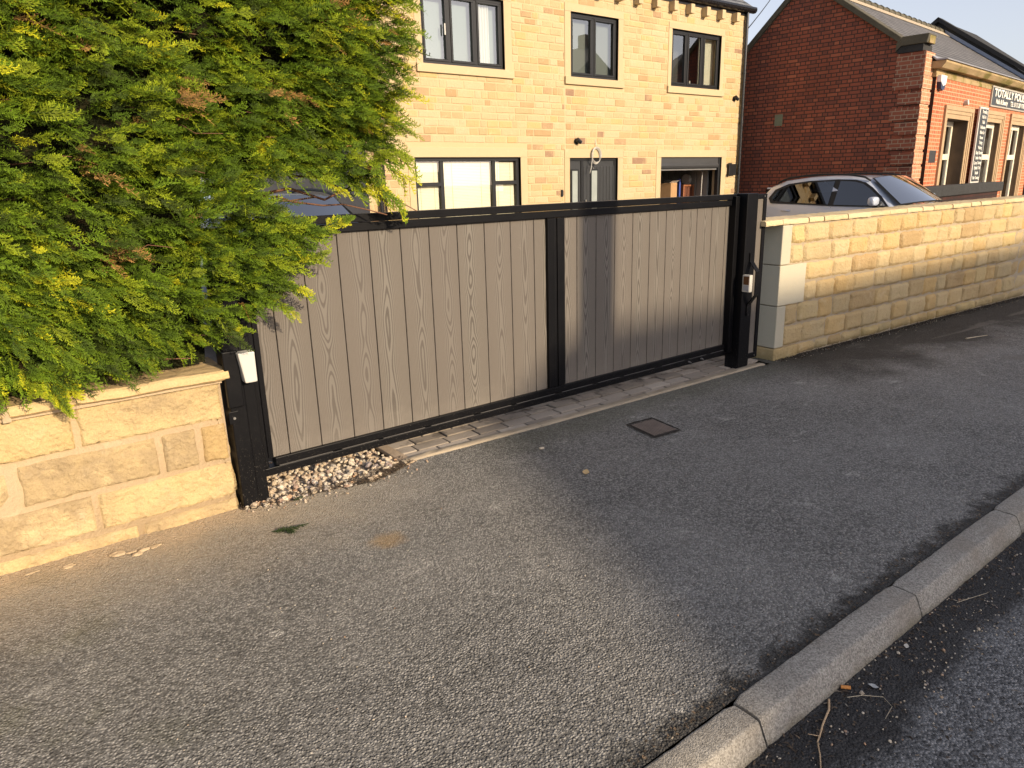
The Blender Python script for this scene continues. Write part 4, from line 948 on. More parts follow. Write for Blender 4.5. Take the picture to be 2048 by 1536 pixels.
for i, (x0, x1, z0, z1) in enumerate(fo):
    dep = .33 if i == 0 else .17
    b = MB(); s = .245
    for (a, c, p) in ((s, .16, -.135), (.16, .09, -.12), (.09, 0, -.105)):
        b.box(x0-a, x0-c, p, FP+.01, z0, z1+c); b.box(x1+c, x1+a, p, FP+.01, z0, z1+c); b.box(x0-a, x1+a, p, FP+.01, z1+c, z1+a)
    b.build('architrave', M_ARCH, RB, bevel=.004)
    b = MB(); b.box(x0-.05, x0, FP, FP+dep, z0, z1); b.box(x1, x1+.05, FP, FP+dep, z0, z1); b.box(x0-.05, x1+.05, FP, FP+dep, z1, z1+.05); b.build('reveal', M_REVEAL, RB)
    f = MB(); yy = FP+dep-.06; fw = .11
    f.box(x0, x1, yy, yy+.06, z1-fw, z1); f.box(x0, x0+fw, yy, yy+.06, z0, z1-fw); f.box(x1-fw, x1, yy, yy+.06, z0, z1-fw); f.box(x0+fw, x1-fw, yy, yy+.06, 1.62, 1.74)
    if i: f.box((x0+x1)/2-.04, (x0+x1)/2+.04, yy, yy+.06, 1.74, z1-fw)
    w = f.build('window', M_WHITEFR, RB, bevel=.004)
    for (q0, q1) in ((z0, 1.62), (1.74, z1-fw)):
        b = MB(); b.add([(x0+fw, yy+.03, q0), (x1-fw, yy+.03, q0), (x1-fw, yy+.03, q1), (x0+fw, yy+.03, q1)], [(0, 1, 2, 3)]); b.build('pane', M_GLASS, w, fix=False)
    b = MB(); b.box(x0, x1, yy+.5, yy+.55, z0, z1); b.build('room', M_ROOMD, w)
b = MB()
b.prism([(-.27, 3.41), (-.27, 3.37), (-.20, 3.28), (.1, 3.28), (.1, 3.41)], 'x', .36, 12.); b.build('cornice', M_CORN, RB, bevel=.008)
b = MB(); b.box(.44, 12., -.10, .0, 3.135, 3.205); b.box(.47, 12, -.085, 0, 3.206, 3.278); b.build('string_course', M_CORN, RB, bevel=.006)
b = MB(); b.prism([(-.30, 3.43), (-.30, 3.414), (-.1, 3.414), (.0, 3.49), (-.01, 3.52), (-.1, 3.45)], 'x', .34, 12.); b.build('lead_flashing', M_LEAD, RB, bevel=.004)
# roof: front slope between the two gables, back slope
b = MB(); b.add([(.30, -.05, 3.47), (8.82, -.05, 3.47), (8.82, 2.5, 5.22), (.30, 2.5, 5.22), (8.82, 8.2, .6), (.30, 8.2, .6)], [(0, 1, 2, 3), (3, 2, 4, 5)])
o = b.build('roof', M_SLATE, RB, fix=False); uvw(o, (1, 0, 0), (0, .82, .57))
for i in range(22):
    b = MB() if i == 0 else b
    x0 = .33+i*.385; b.tube([(x0, 2.5, 5.20), (x0+.365, 2.5, 5.20)], .10, 10); b.tube([(x0+.33, 2.5, 5.205), (x0+.375, 2.5, 5.205)], .112, 10)
b.build('ridge_tiles', M_DSTONE, RB)
b = MB(); b.add([(.33, 2.20, 5.03), (8.8, 2.20, 5.03), (8.8, 2.42, 5.20), (.33, 2.42, 5.20)], [(0, 1, 2, 3)]); b.build('ridge_mortar', plain('ridge_mortar', (.42, .34, .24), .9, bump=.01), RB, fix=False)
b = MB()
b.add([(8.8, y, z) for (y, z) in [(-.3, GZ), (8.5, GZ), (8.5, .7), (2.6, 5.56), (-.3, 3.42)]]+[(12.5, y, z) for (y, z) in [(-.3, GZ), (8.5, GZ), (8.5, .7), (2.6, 5.56), (-.3, 3.42)]], [(0, 1, 2, 3, 4), (3, 4, 9, 8), (2, 3, 8, 7)])
b.build('far_parapet', M_DSTONE2, RB, fix=False)
b = MB(); beam(b, (-.30, 3.60), (2.6, 5.62), 8.7, 9.1, .10); beam(b, (2.6, 5.62), (6.5, 2.5), 8.7, 9.1, .10); b.build('parapet_coping', M_DSTONE2, RB, bevel=.01)
b = MB(); b.add([(8.795, -.1, 3.44), (8.795, 2.5, 5.23), (8.795, 2.5, 5.33), (8.795, -.1, 3.54), (8.60, -.1, 3.455), (8.60, 2.5, 5.24)], [(0, 1, 2, 3), (0, 1, 5, 4)]); b.build('soaker_flashing', plain('blue_lead', (.30, .34, .42), .35, var=.2), RB, fix=False)
b = MB(); b.tube([(.62, -.075, 3.25), (.60, -.08, 3.0), (.64, -.08, 2.8), (.54, -.08, 2.55)], .008, 6); b.build('cable', M_WHITEPL, RB)
b = MB(); b.box(.62, 1.02, -.095, -.072, 1.55, 1.79); b.build('plaque', plain('bronze_plaque', (.03, .028, .026), .4), RB, bevel=.005)
# things on the shop front
def onfront(name, lab, cat, x, y, z): t = thing(name, lab, cat, RO + Matrix.Rotation(RA, 3, 'Z') @ Vector((x, y, z))); t.rotation_euler = (0, 0, RA); return t
AL = onfront('alarm_box', 'white burglar alarm box with dark blue lower half on the shop front', 'alarm', .69, -.12, 2.95)
b = MB(); b.prism([(-.15, .10), (-.17, .22), (.17, .22), (.15, .06), (0, .02)], 'y', -.05, .05); b.build('white_cover', plain('alarm_white', (.8, .78, .76), .35), AL, bevel=.01)
b = MB(); b.prism([(-.15, .096), (0, .016), (.15, .056), (.10, -.03), (0, -.06), (-.10, -.03)], 'y', -.045, .05); b.build('blue_base', plain('alarm_blue', (.012, .018, .06), .35), AL, bevel=.008)
WL = onfront('bulkhead_lamp', 'small white lamp on the bricks above the first shop window', 'lamp', 2.43, -.12, 2.76)
b = MB(); b.tube([(0, .04, 0), (0, -.05, .01)], .055, 12); b.build('lamp_body', M_WHITEPL, WL)
def text(s_, size, parent, x, y, z, mat, sx=1., align='LEFT', font_off=0.0):
    cu = bpy.data.curves.new('t', 'FONT'); cu.body = s_; cu.size = size; cu.align_x = align; cu.extrude = .003; cu.offset = font_off
    o = bpy.data.objects.new('t', cu); COL.objects.link(o); bpy.context.view_layer.update()
    me = bpy.data.meshes.new_from_object(o.evaluated_get(bpy.context.evaluated_depsgraph_get())); bpy.data.objects.remove(o)
    me.materials.clear(); me.materials.append(mat)
    n = bpy.data.objects.new('lettering', me); COL.objects.link(n); n.parent = parent; n.location = (x, y, z); n.rotation_euler = (R(90), 0, 0); n.scale = (sx, 1, 1); return n
M_SIGN = plain('slate_grey_sign', (.032, .034, .036), .4); M_TXT = plain('cream_letters', (.78, .75, .66), .5, var=.03); M_SFR = plain('sign_frame', (.40, .37, .31), .45, var=.15)
SG = onfront('shop_sign', 'long grey shop sign with cream capitals TOTALLY POLISHED', 'sign', 4.27, -.12, 2.78)
b = MB(); b.box(0, 4.55, -.01, .035, 0, .445); b.build('frame', M_SFR, SG, bevel=.006)
b = MB(); b.box(.045, 4.505, -.016, -.0105, .035, .41); b.build('board', M_SIGN, SG)
text('TOTALLY POLISHED', .235, SG, .14, -.020, .225, M_TXT, 1.66, font_off=.006)
text('Nails & Beauty', .15, SG, .34, -.020, .075, M_TXT, 1.15, font_off=.003); text('TEL: 0113 287 9787', .15, SG, 1.62, -.020, .075, M_TXT, 1.15, font_off=.003)
SV = onfront('service_list_sign', 'tall narrow grey sign listing treatments in white between two shop windows', 'sign', 3.25, -.18, 1.10)
b = MB(); b.box(0, .66, -.02, .02, 0, 1.62); b.build('frame', plain('sign_white_frame', (.6, .58, .52), .4), SV, bevel=.005)
b = MB(); b.box(.05, .61, -.026, -.0205, .04, 1.58); b.build('board', M_SIGN, SV)
for i, s_ in enumerate(['Threading', 'Nail Art', 'Nails', 'Pedicures', 'Make Up', 'Brows', 'Tinting', 'Waxing', 'Body Tanning', 'Indian Head', 'Spray Tanning', 'Eyelash Tint', 'Facials', 'Hair Tanning']):
    text(s_, .10, SV, .33, -.030, 1.49-i*.108, M_TXT, .95, 'CENTER', .002)
# low boundary wall of the shop
FW = thing('shop_forecourt_wall', 'low dark brick wall with black coping in front of the shop', 'wall', (14.18, 6.086, 0)); FW.rotation_euler = (0, 0, RA)
b = MB(); b.box(0, 5.30, 0, .23, GZ, .90); o = b.build('brickwork', M_BRICKD, FW); uvw(o, (1, 0, 0), (0, 0, 1))
b = MB(); b.box(5.305, 5.50, 0, .23, GZ, .90); o = b.build('lit_end_brickwork', M_BRICKF, FW); uvw(o, (1, 0, 0), (0, 0, 1))  # lit strip at the wall end, sunlight put into a brighter brick
b = MB(); b.box(-.05, 5.53, -.05, .28, .903, 1.11); b.build('coping', M_DSTONE2, FW, bevel=.02)
# overhead wires
def wire(p, q, sag, lab):
    p, q = Vector(p), Vector(q); b = MB(); b.tube([p.lerp(q, i/16)-Vector((0, 0, sag*4*(i/16)*(1-i/16))) for i in range(17)], .012, 5); tag(b.build('overhead_wire', M_RUBBER), lab, 'wire')
wire((14.2, 10.1, 4.33), (40, 24.5, 14.5), .4, 'thin overhead wire rising from the corner of the stone house')
wire((30, 13, 9.2), (60, 2.0, 16.5), .3, 'thin overhead wire in the sky behind the shop roof')
t = thing('wire_bracket', 'small black wire bracket on the corner of the stone house under the gutter', 'bracket', (14.12, 10.02, 4.28))
b = MB(); b.tube([(0, 0, 0), (.06, 0, .02)], .02, 8); b.tube([(.06, 0, -.04), (.06, 0, .08)], .028, 10); b.build('insulator', M_RUBBER, t)

# ------------------------------------------------------------------ cars
def make_car(name, label, paint, loc, rot, glass=None):
    t = thing(name, label, 'car', loc); t.rotation_euler = (0, 0, rot)
    # l = distance from the tail, h height, w half width
    L = [0, .06, .2, .5, .93, 1.31, 1.76, 2.05, 2.3, 2.62, 2.95, 3.3, 3.7, 3.98, 4.12, 4.18]
    roof = [1.12, 1.36, 1.46, 1.56, 1.605, 1.615, 1.60, 1.56, 1.38, 1.14, 1.08, 1.05, .98, .88, .76, .62]
    belt = [1.05, 1.17, 1.19, 1.175, 1.15, 1.13, 1.12, 1.115, 1.11, 1.08, 1.02, .98, .92, .82, .72, .60]
    hwb = [.74, .82, .865, .90, .915, .92, .92, .92, .915, .91, .905, .90, .88, .80, .68, .55]
    hwr = [.58, .63, .67, .70, .72, .73, .73, .72, .74, .78, .78, .76, .72, .66, .58, .48]
    itp = lambda A, l: float(np.interp(l, L, A))
    def section(l):
        r_, b_, wb, wr = itp(roof, l), itp(belt, l), itp(hwb, l), itp(hwr, l)
        return [(0, .28), (wb*.9, .26), (wb*.98, .34), (wb+.012, .62), (wb+.018, b_-.16), (wb+.002, b_-.03), (wb-.015, b_), (wb-.015+(wr-wb+.015)*.5, b_+(r_-b_)*.5+.02*(r_-b_)), (wr, r_-.045), (wr-.06, r_-.008), (wr*.5, r_+.012), (0, r_+.018)]
    Ls = sorted(set(L+list(np.linspace(.1, 4.1, 40)))); P = []
    for l in Ls:
        s_ = section(l); P.append([(w, -l, h) for (w, h) in s_]+[(-w, -l, h) for (w, h) in s_[::-1][1:]])
    b = MB(); b.grid(P); b.add(P[0], [tuple(range(len(P[0])))]); b.add(P[-1], [tuple(range(len(P[0])))])
    body = b.build('body', paint, t, smooth=True); body.modifiers.new('es', 'EDGE_SPLIT').split_angle = R(48)
    def sidep(l, h, off):
        s_ = section(l)[5:10]; hs_ = [q[1] for q in s_]; ws_ = [q[0] for q in s_]; return (np.interp(h, hs_, ws_)+off, -l, h)
    def flatp(l, h, off): return (.925-.44*max(0, h-1.12)+off, -l, h)
    glass = glass or M_CGLASS
    # side glass shapes (l,h)
    rear = [(.42, 1.20), (.36, 1.26), (.44, 1.38), (.66, 1.47), (1.0, 1.515), (1.50, 1.535), (1.50, 1.145), (1.0, 1.165)]
    frontw = [(1.60, 1.14), (1.60, 1.535), (1.86, 1.52), (2.02, 1.48), (2.16, 1.40), (2.34, 1.27), (2.50, 1.13), (2.1, 1.132)]
    trim = [(.36, 1.16), (.29, 1.25), (.38, 1.40), (.62, 1.50), (1.0, 1.545), (1.55, 1.562), (1.88, 1.548), (2.05, 1.505), (2.19, 1.425), (2.38, 1.285), (2.56, 1.105), (2.1, 1.112), (1.5, 1.122), (1.0, 1.14)]
    for sgn in (1, -1):
        for nm, poly, off, mt in (('window_trim', trim, .004, M_RUBBER), ('side_window', rear, .010, glass), ('side_window', frontw, .010, glass)):
            b = MB(); n = len(poly); c = (sum(p[0] for p in poly)/n, sum(p[1] for p in poly)/n)
            rings = []
            for s_ in (1, .66, .33):
                rings.append([flatp(c[0]+(p[0]-c[0])*s_, c[1]+(p[1]-c[1])*s_, off) for p in poly])
            vs = [q for r_ in rings for q in r_]+[flatp(c[0], c[1], off)]
            fs = [(k*n+i, k*n+(i+1) % n, (k+1)*n+(i+1) % n, (k+1)*n+i) for k in range(2) for i in range(n)]+[(2*n+i, 2*n+(i+1) % n, 3*n) for i in range(n)]
            vs = [(sgn*x, y, z) for (x, y, z) in vs]; b.add(vs, fs); b.build(nm, mt, t, smooth=True)
        # roof rail
        b = MB(); b.tube([(sgn*(itp(hwr, l)-.02), -l, itp(roof, l)+.008+.03*math.sin(math.pi*min(1, max(0, (l-.35)/1.75)))**.4) for l in np.linspace(.35, 2.1, 18)], .016, 8); b.build('roof_rail', M_RUBBER, t, smooth=True)
        b = MB(); P = []
        for i in range(13):
            a = i/12*math.pi; r_ = (math.sin(a)**.35 if 0 < i < 12 else .0)
            P.append([(sgn*(1.045-.105*math.cos(a)), -2.35-.065*math.copysign(abs(math.cos(q))**.6, math.cos(q))*r_, 1.205+.075*math.copysign(abs(math.sin(q))**.6, math.sin(q))*r_) for q in np.linspace(0, 2*math.pi, 25)])
        b.grid(P); mi = b.build('mirror', paint, t, smooth=True)
        b = MB(); b.box(min(sgn*.90, sgn*.99), max(sgn*.90, sgn*.99), -2.40, -2.31, 1.105, 1.135); b.build('mirror_arm', M_RUBBER, mi, bevel=.006)
        for l in (.62, 1.72):
            b = MB(); x = sidep(l, 1.03, .02)[0]; b.tube([(sgn*(x-.02), -l+.02, 1.03), (sgn*(x+.015), -l-.01, 1.032), (sgn*(x+.018), -l-.12, 1.03), (sgn*(x-.01), -l-.16, 1.028)], .013, 8); b.build('door_handle', paint, t, smooth=True)
        for l in (1.555, .80):
            b = MB(); P = [[(sgn*(sidep(l-.03*(h < .8), h, o_)[0]), -l+dx, h) for h in np.linspace(.5, 1.10, 8)] for dx, o_ in ((-.004, .0035), (.004, .0035))]; b.grid(P); b.build('door_gap', M_RUBBER, t, fix=False)
        for l in (.82, 3.35):
            b = MB(); P = []
            b.tube([(sgn*.70, -l, .335), (sgn*.915, -l, .335)], .335, 28); wl = b.build('wheel', M_RUBBER, t)
            b = MB(); b.tube([(sgn*.90, -l, .335), (sgn*.925, -l, .335)], .235, 24); b.build('rim', M_STEEL, wl)
        b = MB(); b.box(min(sgn*.52, sgn*.76), max(sgn*.52, sgn*.76), -4.02, -3.90, .70, .83); b.build('headlight', plain('lamp_glass', (.5, .52, .55), .1), t, bevel=.03)
        b = MB(); b.box(min(sgn*.60, sgn*.82), max(sgn*.60, sgn*.82), -.10, -.005, .92, 1.06); b.build('tail_light', plain('red_lamp', (.3, .01, .01), .2), t, bevel=.02)
    # windscreen
    def wsp(u, v): # u -1..1 across, v 0 (bottom)..1
        l = 2.66-.55*v+.13*(1-u*u)*(1-v*.6); w = (.80-.15*v)*u; h = 1.135+.415*v+.03*(1-u*u); return (w, -l-.02, h+.022)
    b = MB(); b.grid([[wsp(u, v) for v in np.linspace(0, 1, 9)] for u in np.linspace(-1, 1, 15)]); b.build('windscreen', M_WSHIELD, t, smooth=True)
    b = MB(); b.grid([[(x, y+.012, z-.010) for (x, y, z) in [wsp(u*1.025, -.02+v*1.05) for v in np.linspace(0, 1, 9)]] for u in np.linspace(-1, 1, 15)]); b.build('windscreen_surround', M_RUBBER, t, smooth=True)
    b = MB(); b.grid([[(u*.56, -.07+.06*v, 1.10+.30*v) for v in (0, 1)] for u in (-1, 1)]); b.build('rear_window', glass, t)
    b = MB(); b.box(-.55, .55, -.20, -.03, 1.405, 1.435); b.build('spoiler', paint, t, bevel=.012)
    b = MB(); b.box(-.26, .26, -4.20, -4.17, .38, .50); b.build('number_plate', M_WHITEPL, t, bevel=.004)
    b = MB(); b.box(-.34, .34, -4.19, -4.10, .56, .72); b.build('grille', M_RUBBER, t, bevel=.02)
    return t
make_car('parked_suv', 'silver grey estate car with black roof rail parked behind the boundary wall', M_SILVER, (13.12, 8.25, -.265), 0)
make_car('parked_car', 'dark blue grey car glimpsed through the hedge gap above the gate', M_BLUEGREY, (2.75, 9.75, -.27), 0)

# ------------------------------------------------------------------ across the road: the row that throws the shade and shows in the windows
M_ROOF3 = plain('dark_slates', (.05, .05, .055), .6, var=.3); M_BR3 = plain('dull_red_brick', (.16, .07, .05), .9, var=.3)
def far_house(x0, x1, y0, y1, ze, zr, hip, lab, name='terraced_house', win=True, turn=False):
    t = thing(name, lab, 'house', (x0, y0 if turn else y1, -.2)); w, dp = (y1-y0, x1-x0) if turn else (x1-x0, y1-y0); t.rotation_euler = (0, 0, R(90) if turn else 0); f = lambda x, y, z: (x, -y, z+.2)
    b = MB(); b.box(0, w, -dp, 0, 0, ze+.2)
    if not hip: b.add([f(0, 0, ze), f(0, dp, ze), f(0, dp/2, zr), f(w, 0, ze), f(w, dp, ze), f(w, dp/2, zr)], [(0, 1, 2), (3, 4, 5)])
    b.build('wall', M_BR3, t)
    b = MB(); e = .3; h0, h1 = (hip, w) if hip else (-e*0, w)
    b.add([f(-e, -e, ze-.1), f(w+e, -e, ze-.1), f(h1, dp/2, zr), f(h0, dp/2, zr), f(-e, dp+e, ze-.1), f(w+e, dp+e, ze-.1)], [(0, 1, 2, 3), (3, 2, 5, 4), (0, 3, 4), (1, 5, 2)])
    rf = b.build('roof', M_ROOF3, t)
    if w > 5 and not hip: b = MB(); b.box(w*.62, w*.62+.9, -dp/2-.3, -dp/2+.3, zr-.6+.2, zr+.9+.2); b.build('chimney', M_BR3, rf)
    if win:
        for q in np.arange(1.2, w-1.5, 3.2):
            for z in (1.0, 3.8):
                if z+1.3 < ze: b = MB(); b.box(q, q+1.1, .0, .04, z+.2, z+1.5); b.build('window', M_UPVC, t)
    return t
far_house(2.4, 20, -31, -23, 6.6, 11.62, 5.3, 'long hipped slate roofed house across the road, throwing the shade on the gate')
far_house(41, 50.2, -36, -27, 9.0, 12.5, 0, 'brick gabled house across the road, reflected in the middle upper window', turn=True)
far_house(53.5, 75, -36, -27, 8.6, 14.2, 0, 'taller brick gabled house across the road, reflected in the right upper window', turn=True)
t = thing('telegraph_pole', 'brown timber telegraph pole on the far pavement', 'pole', (4.63, -6.3, 0))
b = MB(); b.tube([(0, 0, -.2), (0, 0, 9)], .165, 14, taper=.8); b.build('pole_shaft', M_STICK, t, smooth=True)
b = MB(); b.box(-.6, .6, -.06, .06, 8.2, 8.32); b.build('crossarm', M_STICK, t)
# ------------------------------------------------------------------ conifer hedge
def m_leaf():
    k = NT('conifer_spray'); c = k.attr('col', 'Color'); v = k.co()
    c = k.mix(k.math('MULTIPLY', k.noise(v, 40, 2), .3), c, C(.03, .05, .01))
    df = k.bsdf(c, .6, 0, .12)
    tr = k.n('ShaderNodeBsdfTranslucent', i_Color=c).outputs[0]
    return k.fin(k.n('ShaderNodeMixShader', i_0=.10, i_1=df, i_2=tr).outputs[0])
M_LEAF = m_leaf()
def frond(seed, L=.15, pairs=12, droop=.25, spread=.36):
    """flat feathery spray: axis along +x, side twigs alternating in the xy plane"""
    rs = random.Random(seed); V = []; F = []; kd = []
    def axis(t): return Vector((L*t, .02*L*math.sin(t*4+seed), -droop*L*t*t))
    def rib(p, q, w, c):
        d_ = (q-p); s_ = Vector((-d_.y, d_.x, 0)); s_ = s_.normalized()*w if s_.length > 1e-6 else Vector((0, w, 0))
        n = len(V); V.extend([p-s_, p+s_, p.lerp(q, .6)+s_*.75+Vector((0, 0, rs.uniform(-.001, .001))), q, p.lerp(q, .6)-s_*.75]); F.append((n, n+1, n+2, n+3, n+4)); kd.extend([c]*5)
    for i in range(5): rib(axis(i/5), axis((i+1)/5+.02), .0014, .25+.1*i)
    for i in range(pairs*2):
        t = .08+.88*i/(pairs*2); sd = 1 if i % 2 else -1
        ln = L*spread*(1-t)**.75*min(1, .45+t*3)*rs.uniform(.75, 1.15)+.006
        a = R(rs.uniform(34, 50))*sd; p = axis(t); d_ = Vector((math.cos(a), math.sin(a), rs.uniform(-.45, .45)))
        bend = Vector((0, 0, -.25*ln)); q = p+d_*ln+bend*.6
        rib(p, q, .0015, .35+.5*t)
        m = max(1, int(ln/.0085))
        for j in range(m*2):
            u = (j+.7)/(m*2+.8); s2 = 1 if j % 2 else -1; l2 = ln*.36*(1-u)**.6*rs.uniform(.7, 1.2)+.004
            a2 = a+R(rs.uniform(30, 44))*s2; p2 = p.lerp(q, u); q2 = p2+Vector((math.cos(a2), math.sin(a2), rs.uniform(-.6, .6)))*l2
            rib(p2, q2, .00165, .5+.5*u)
    return np.array([tuple(v) for v in V]), F, np.array(kd)
FR = [frond(s, L, p, dr, sp) for s, L, p, dr, sp in ((1, .085, 6, .25, .38), (2, .11, 7, .35, .34), (3, .065, 5, .15, .42), (4, .15, 9, .45, .26), (5, .095, 6, .60, .36), (6, .10, 6, -.15, .38), (7, .125, 8, .75, .30))]
def inside(px, pz, poly):
    c = False; n = len(poly)
    for i in range(n):
        (x0, z0), (x1, z1) = poly[i], poly[(i+1) % n]
        if (z0 > pz) != (z1 > pz) and px < (x1-x0)*(pz-z0)/(z1-z0)+x0: c = not c
    return c
HP = [(-3, .74), (-.05, .76), (.04, .78), (.12, .74), (.2, .70), (.25, .76), (.33, .745), (.50, .735), (.66, .765), (.78, .80), (.84, .86), (.92, .90), (1.02, .93), (1.08, 1.02), (1.16, 1.09), (1.20, 1.17), (1.22, 1.24), (1.14, 1.30), (1.03, 1.34), (.98, 1.40), (1.05, 1.47), (1.20, 1.48), (1.34, 1.44), (1.48, 1.42), (1.56, 1.46), (1.60, 1.54), (1.63, 1.62), (1.68, 1.76), (1.67, 1.88), (1.74, 1.99), (1.74, 2.1), (1.78, 2.2), (1.77, 2.5), (1.66, 2.9), (1.3, 3.3), (-3, 3.4)]
def surf_y(x, z):
    """front face of the hedge, bulging towards the street"""
    y = 3.13 - .06*math.sin(x*2.1+1)*math.sin(z*1.7) + .09*fbm(x, z, 3, 1.3, 3) + .10*fbm(x*.75, z*1.3, 8, 5.5, 3)
    y -= .08*min(1, max(0, (z-.8)/.8)); return y
rngp = random.Random(11)
items = []
def add_frond(x, y, z, dvec, nvec, s, col):
    items.append((x, y, z, dvec, nvec, s, col))
greens = [((.036, .076, .010), .36), ((.068, .128, .011), .30), ((.140, .200, .013), .20), ((.29, .32, .016), .09), ((.018, .036, .009), .05)]
def pick_col(x, z, lit=1.):
    n = fbm(x, z, 20, 3.2, 3); r = rngp.random()*.9+.05+.25*n-.10*(1 if (z < 1.5 and x > .0) else 0)
    if fbm(x, z, 40, 3.6, 3) > .58 and rngp.random() < .4 or rngp.random() < .005: base = rngp.choice([(.22, .12, .05), (.15, .085, .04), (.28, .17, .08)])
    else:
        r = min(.999, max(0, 1-r)); acc = 0; base = greens[0][0]
        r = 1-r if False else r
        for c, w in greens:
            acc += w
            if r < acc: base = c; break
        else: base = greens[-1][0]
        if r < .09: base = greens[3][0]
        elif r < .34: base = greens[2][0]
        elif r < .66: base = greens[1][0]
        elif r < .94: base = greens[0][0]
        else: base = greens[4][0]
    v = rngp.uniform(.75, 1.25)*lit; return tuple(min(1, c*v) for c in base)
def spray(x, z, layer):
    y = surf_y(x, z)+layer
    near_gate = x > .80 and z < 1.36
    if near_gate: y = min(y, 3.10)-rngp.uniform(0, .05)
    up = .22*(z-1.5) + .35*fbm(x, z, 60, 1.6, 2)
    dx = rngp.gauss(.80, .22); dy = -abs(rngp.gauss(.48, .25)); dz = rngp.gauss(up-.05, .22)
    if x < .1 or rngp.random() < .10: dx = rngp.gauss(.45, .5)
    if z < .95: dz -= .28; dy -= .15
    d_ = Vector((dx, dy, dz)).normalized(); n = Vector((rngp.gauss(.05, .35), rngp.gauss(-.75, .3), rngp.gauss(.55, .35))); n = (n-d_*n.dot(d_)).normalized()
    add_frond(x, y, z, d_, n, rngp.choice([rngp.uniform(.50, .85), rngp.uniform(.6, .95), rngp.uniform(.8, 1.3)]), pick_col(x, z))
def fill(n, layers, xr=(-.75, 1.75), zr=(.66, 3.1)):
    c = 0
    while c < n:
        x, z = rngp.uniform(*xr), rngp.uniform(*zr)
        if inside(x, z, HP):
            c += 1
            if fbm(x*.7, z*1.25, 77, 11.5, 3) < -.09 and rngp.random() < .80 and not (x > 1.2 or (x > .75 and 1.2 < z < 1.6)): continue
            spray(x, z, layers())
fill(15500, lambda: abs(rngp.gauss(0, .045)))
fill(2400, lambda: rngp.uniform(.05, .14))
fill(1800, lambda: -abs(rngp.gauss(0, .05)))
fill(1500, lambda: rngp.uniform(0, .2), (-2.6, -.75))
# right-hand end of the hedge, going back over the gate and drive
c = 0
while c < 2800:
    y = rngp.uniform(3.15, 3.95); z = rngp.uniform(1.5, 3.1); xe = 1.66+.05*min(1, max(0, (z-1.8)*3))+.06*math.sin(z*5)-.10*(y-3.1)-rngp.uniform(0, .16)+.06*fbm(y, z, 5, 3)
    if z < 1.62: xe -= .2
    d_ = Vector((rngp.gauss(.85, .2), rngp.gauss(-.05, .35), rngp.gauss(.0, .3))).normalized(); n = Vector((rngp.gauss(.2, .3), rngp.gauss(-.5, .4), rngp.gauss(.7, .3))); n = (n-d_*n.dot(d_)).normalized()
    add_frond(xe, y, z, d_, n, rngp.uniform(.75, 1.3), pick_col(y, z)); c += 1
# long reaching sprays on the silhouette, (base) -> (tip)
reach = [((1.60, 3.08, 1.52), (1.83, 3.03, 1.385)), ((1.52, 3.06, 1.45), (1.76, 3.0, 1.265)), ((1.50, 3.1, 1.47), (1.70, 3.05, 1.34)), ((1.62, 3.1, 1.60), (1.84, 3.05, 1.50)), ((1.3, 3.06, 1.23), (1.47, 3.02, 1.275)), ((1.18, 3.05, 1.20), (1.37, 3.0, 1.23)), ((1.15, 3.04, 1.10), (1.33, 2.99, 1.13)), ((1.08, 3.02, 1.02), (1.22, 2.97, .93)),
         ((1.66, 3.1, 1.80), (1.88, 3.06, 1.84)), ((1.68, 3.1, 2.05), (1.90, 3.05, 2.03)), ((1.68, 3.12, 1.95), (1.87, 3.08, 1.92)), ((1.7, 3.1, 2.2), (1.9, 3.06, 2.24)), ((1.66, 3.1, 1.68), (1.85, 3.06, 1.62)), ((.15, 3.06, .80), (.22, 2.98, .60)), ((.22, 3.05, .78), (.255, 2.99, .64)), ((.10, 3.06, .80), (.17, 2.98, .66)), ((1.05, 3.04, .93), (1.15, 2.99, .86)), ((.78, 3.08, .84), (.93, 3.0, .84)), ((1.45, 3.08, 1.43), (1.60, 3.03, 1.33)), ((1.30, 3.08, 1.45), (1.46, 3.04, 1.36))]
for a, bb in reach:
    a, bb = Vector(a), Vector(bb); d0 = (bb-a); ln = d0.length
    for q in range(5):
        t = q*.16; p = a.lerp(bb, t); dd = (d0.normalized()+Vector((rngp.gauss(0, .16), rngp.gauss(0, .12), rngp.gauss(0, .16)))).normalized()
        n = Vector((rngp.gauss(0, .3), -.8, .5)); n = (n-dd*n.dot(dd)).normalized(); add_frond(p.x, p.y, p.z, dd, n, ln*(1-t)/.13*rngp.uniform(.85, 1.05), rngp.choice([greens[1][0], greens[2][0], greens[3][0]]))
Vs, Fl, Cl = [], [], []; off = 0; loops = []; starts = []
for (x, y, z, d_, n, s, col) in items:
    V, F, kd = FR[rngp.randrange(7)]; side = n.cross(d_)
    A = np.array([tuple(d_), tuple(side), tuple(n)])*s
    Vs.append(V@A+np.array([x, y, z])); c = np.array(col)
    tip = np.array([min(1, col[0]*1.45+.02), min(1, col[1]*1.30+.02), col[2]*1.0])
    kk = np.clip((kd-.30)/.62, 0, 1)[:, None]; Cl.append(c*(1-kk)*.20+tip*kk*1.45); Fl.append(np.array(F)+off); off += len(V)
V = np.concatenate(Vs); F = np.concatenate(Fl); CC = np.concatenate(Cl)
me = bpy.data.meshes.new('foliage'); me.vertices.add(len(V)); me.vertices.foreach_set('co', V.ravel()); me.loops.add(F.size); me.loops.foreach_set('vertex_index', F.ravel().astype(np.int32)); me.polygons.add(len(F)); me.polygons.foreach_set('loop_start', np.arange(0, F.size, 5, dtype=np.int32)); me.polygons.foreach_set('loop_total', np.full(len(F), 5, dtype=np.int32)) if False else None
me.materials.append(M_LEAF); me.update(calc_edges=True)
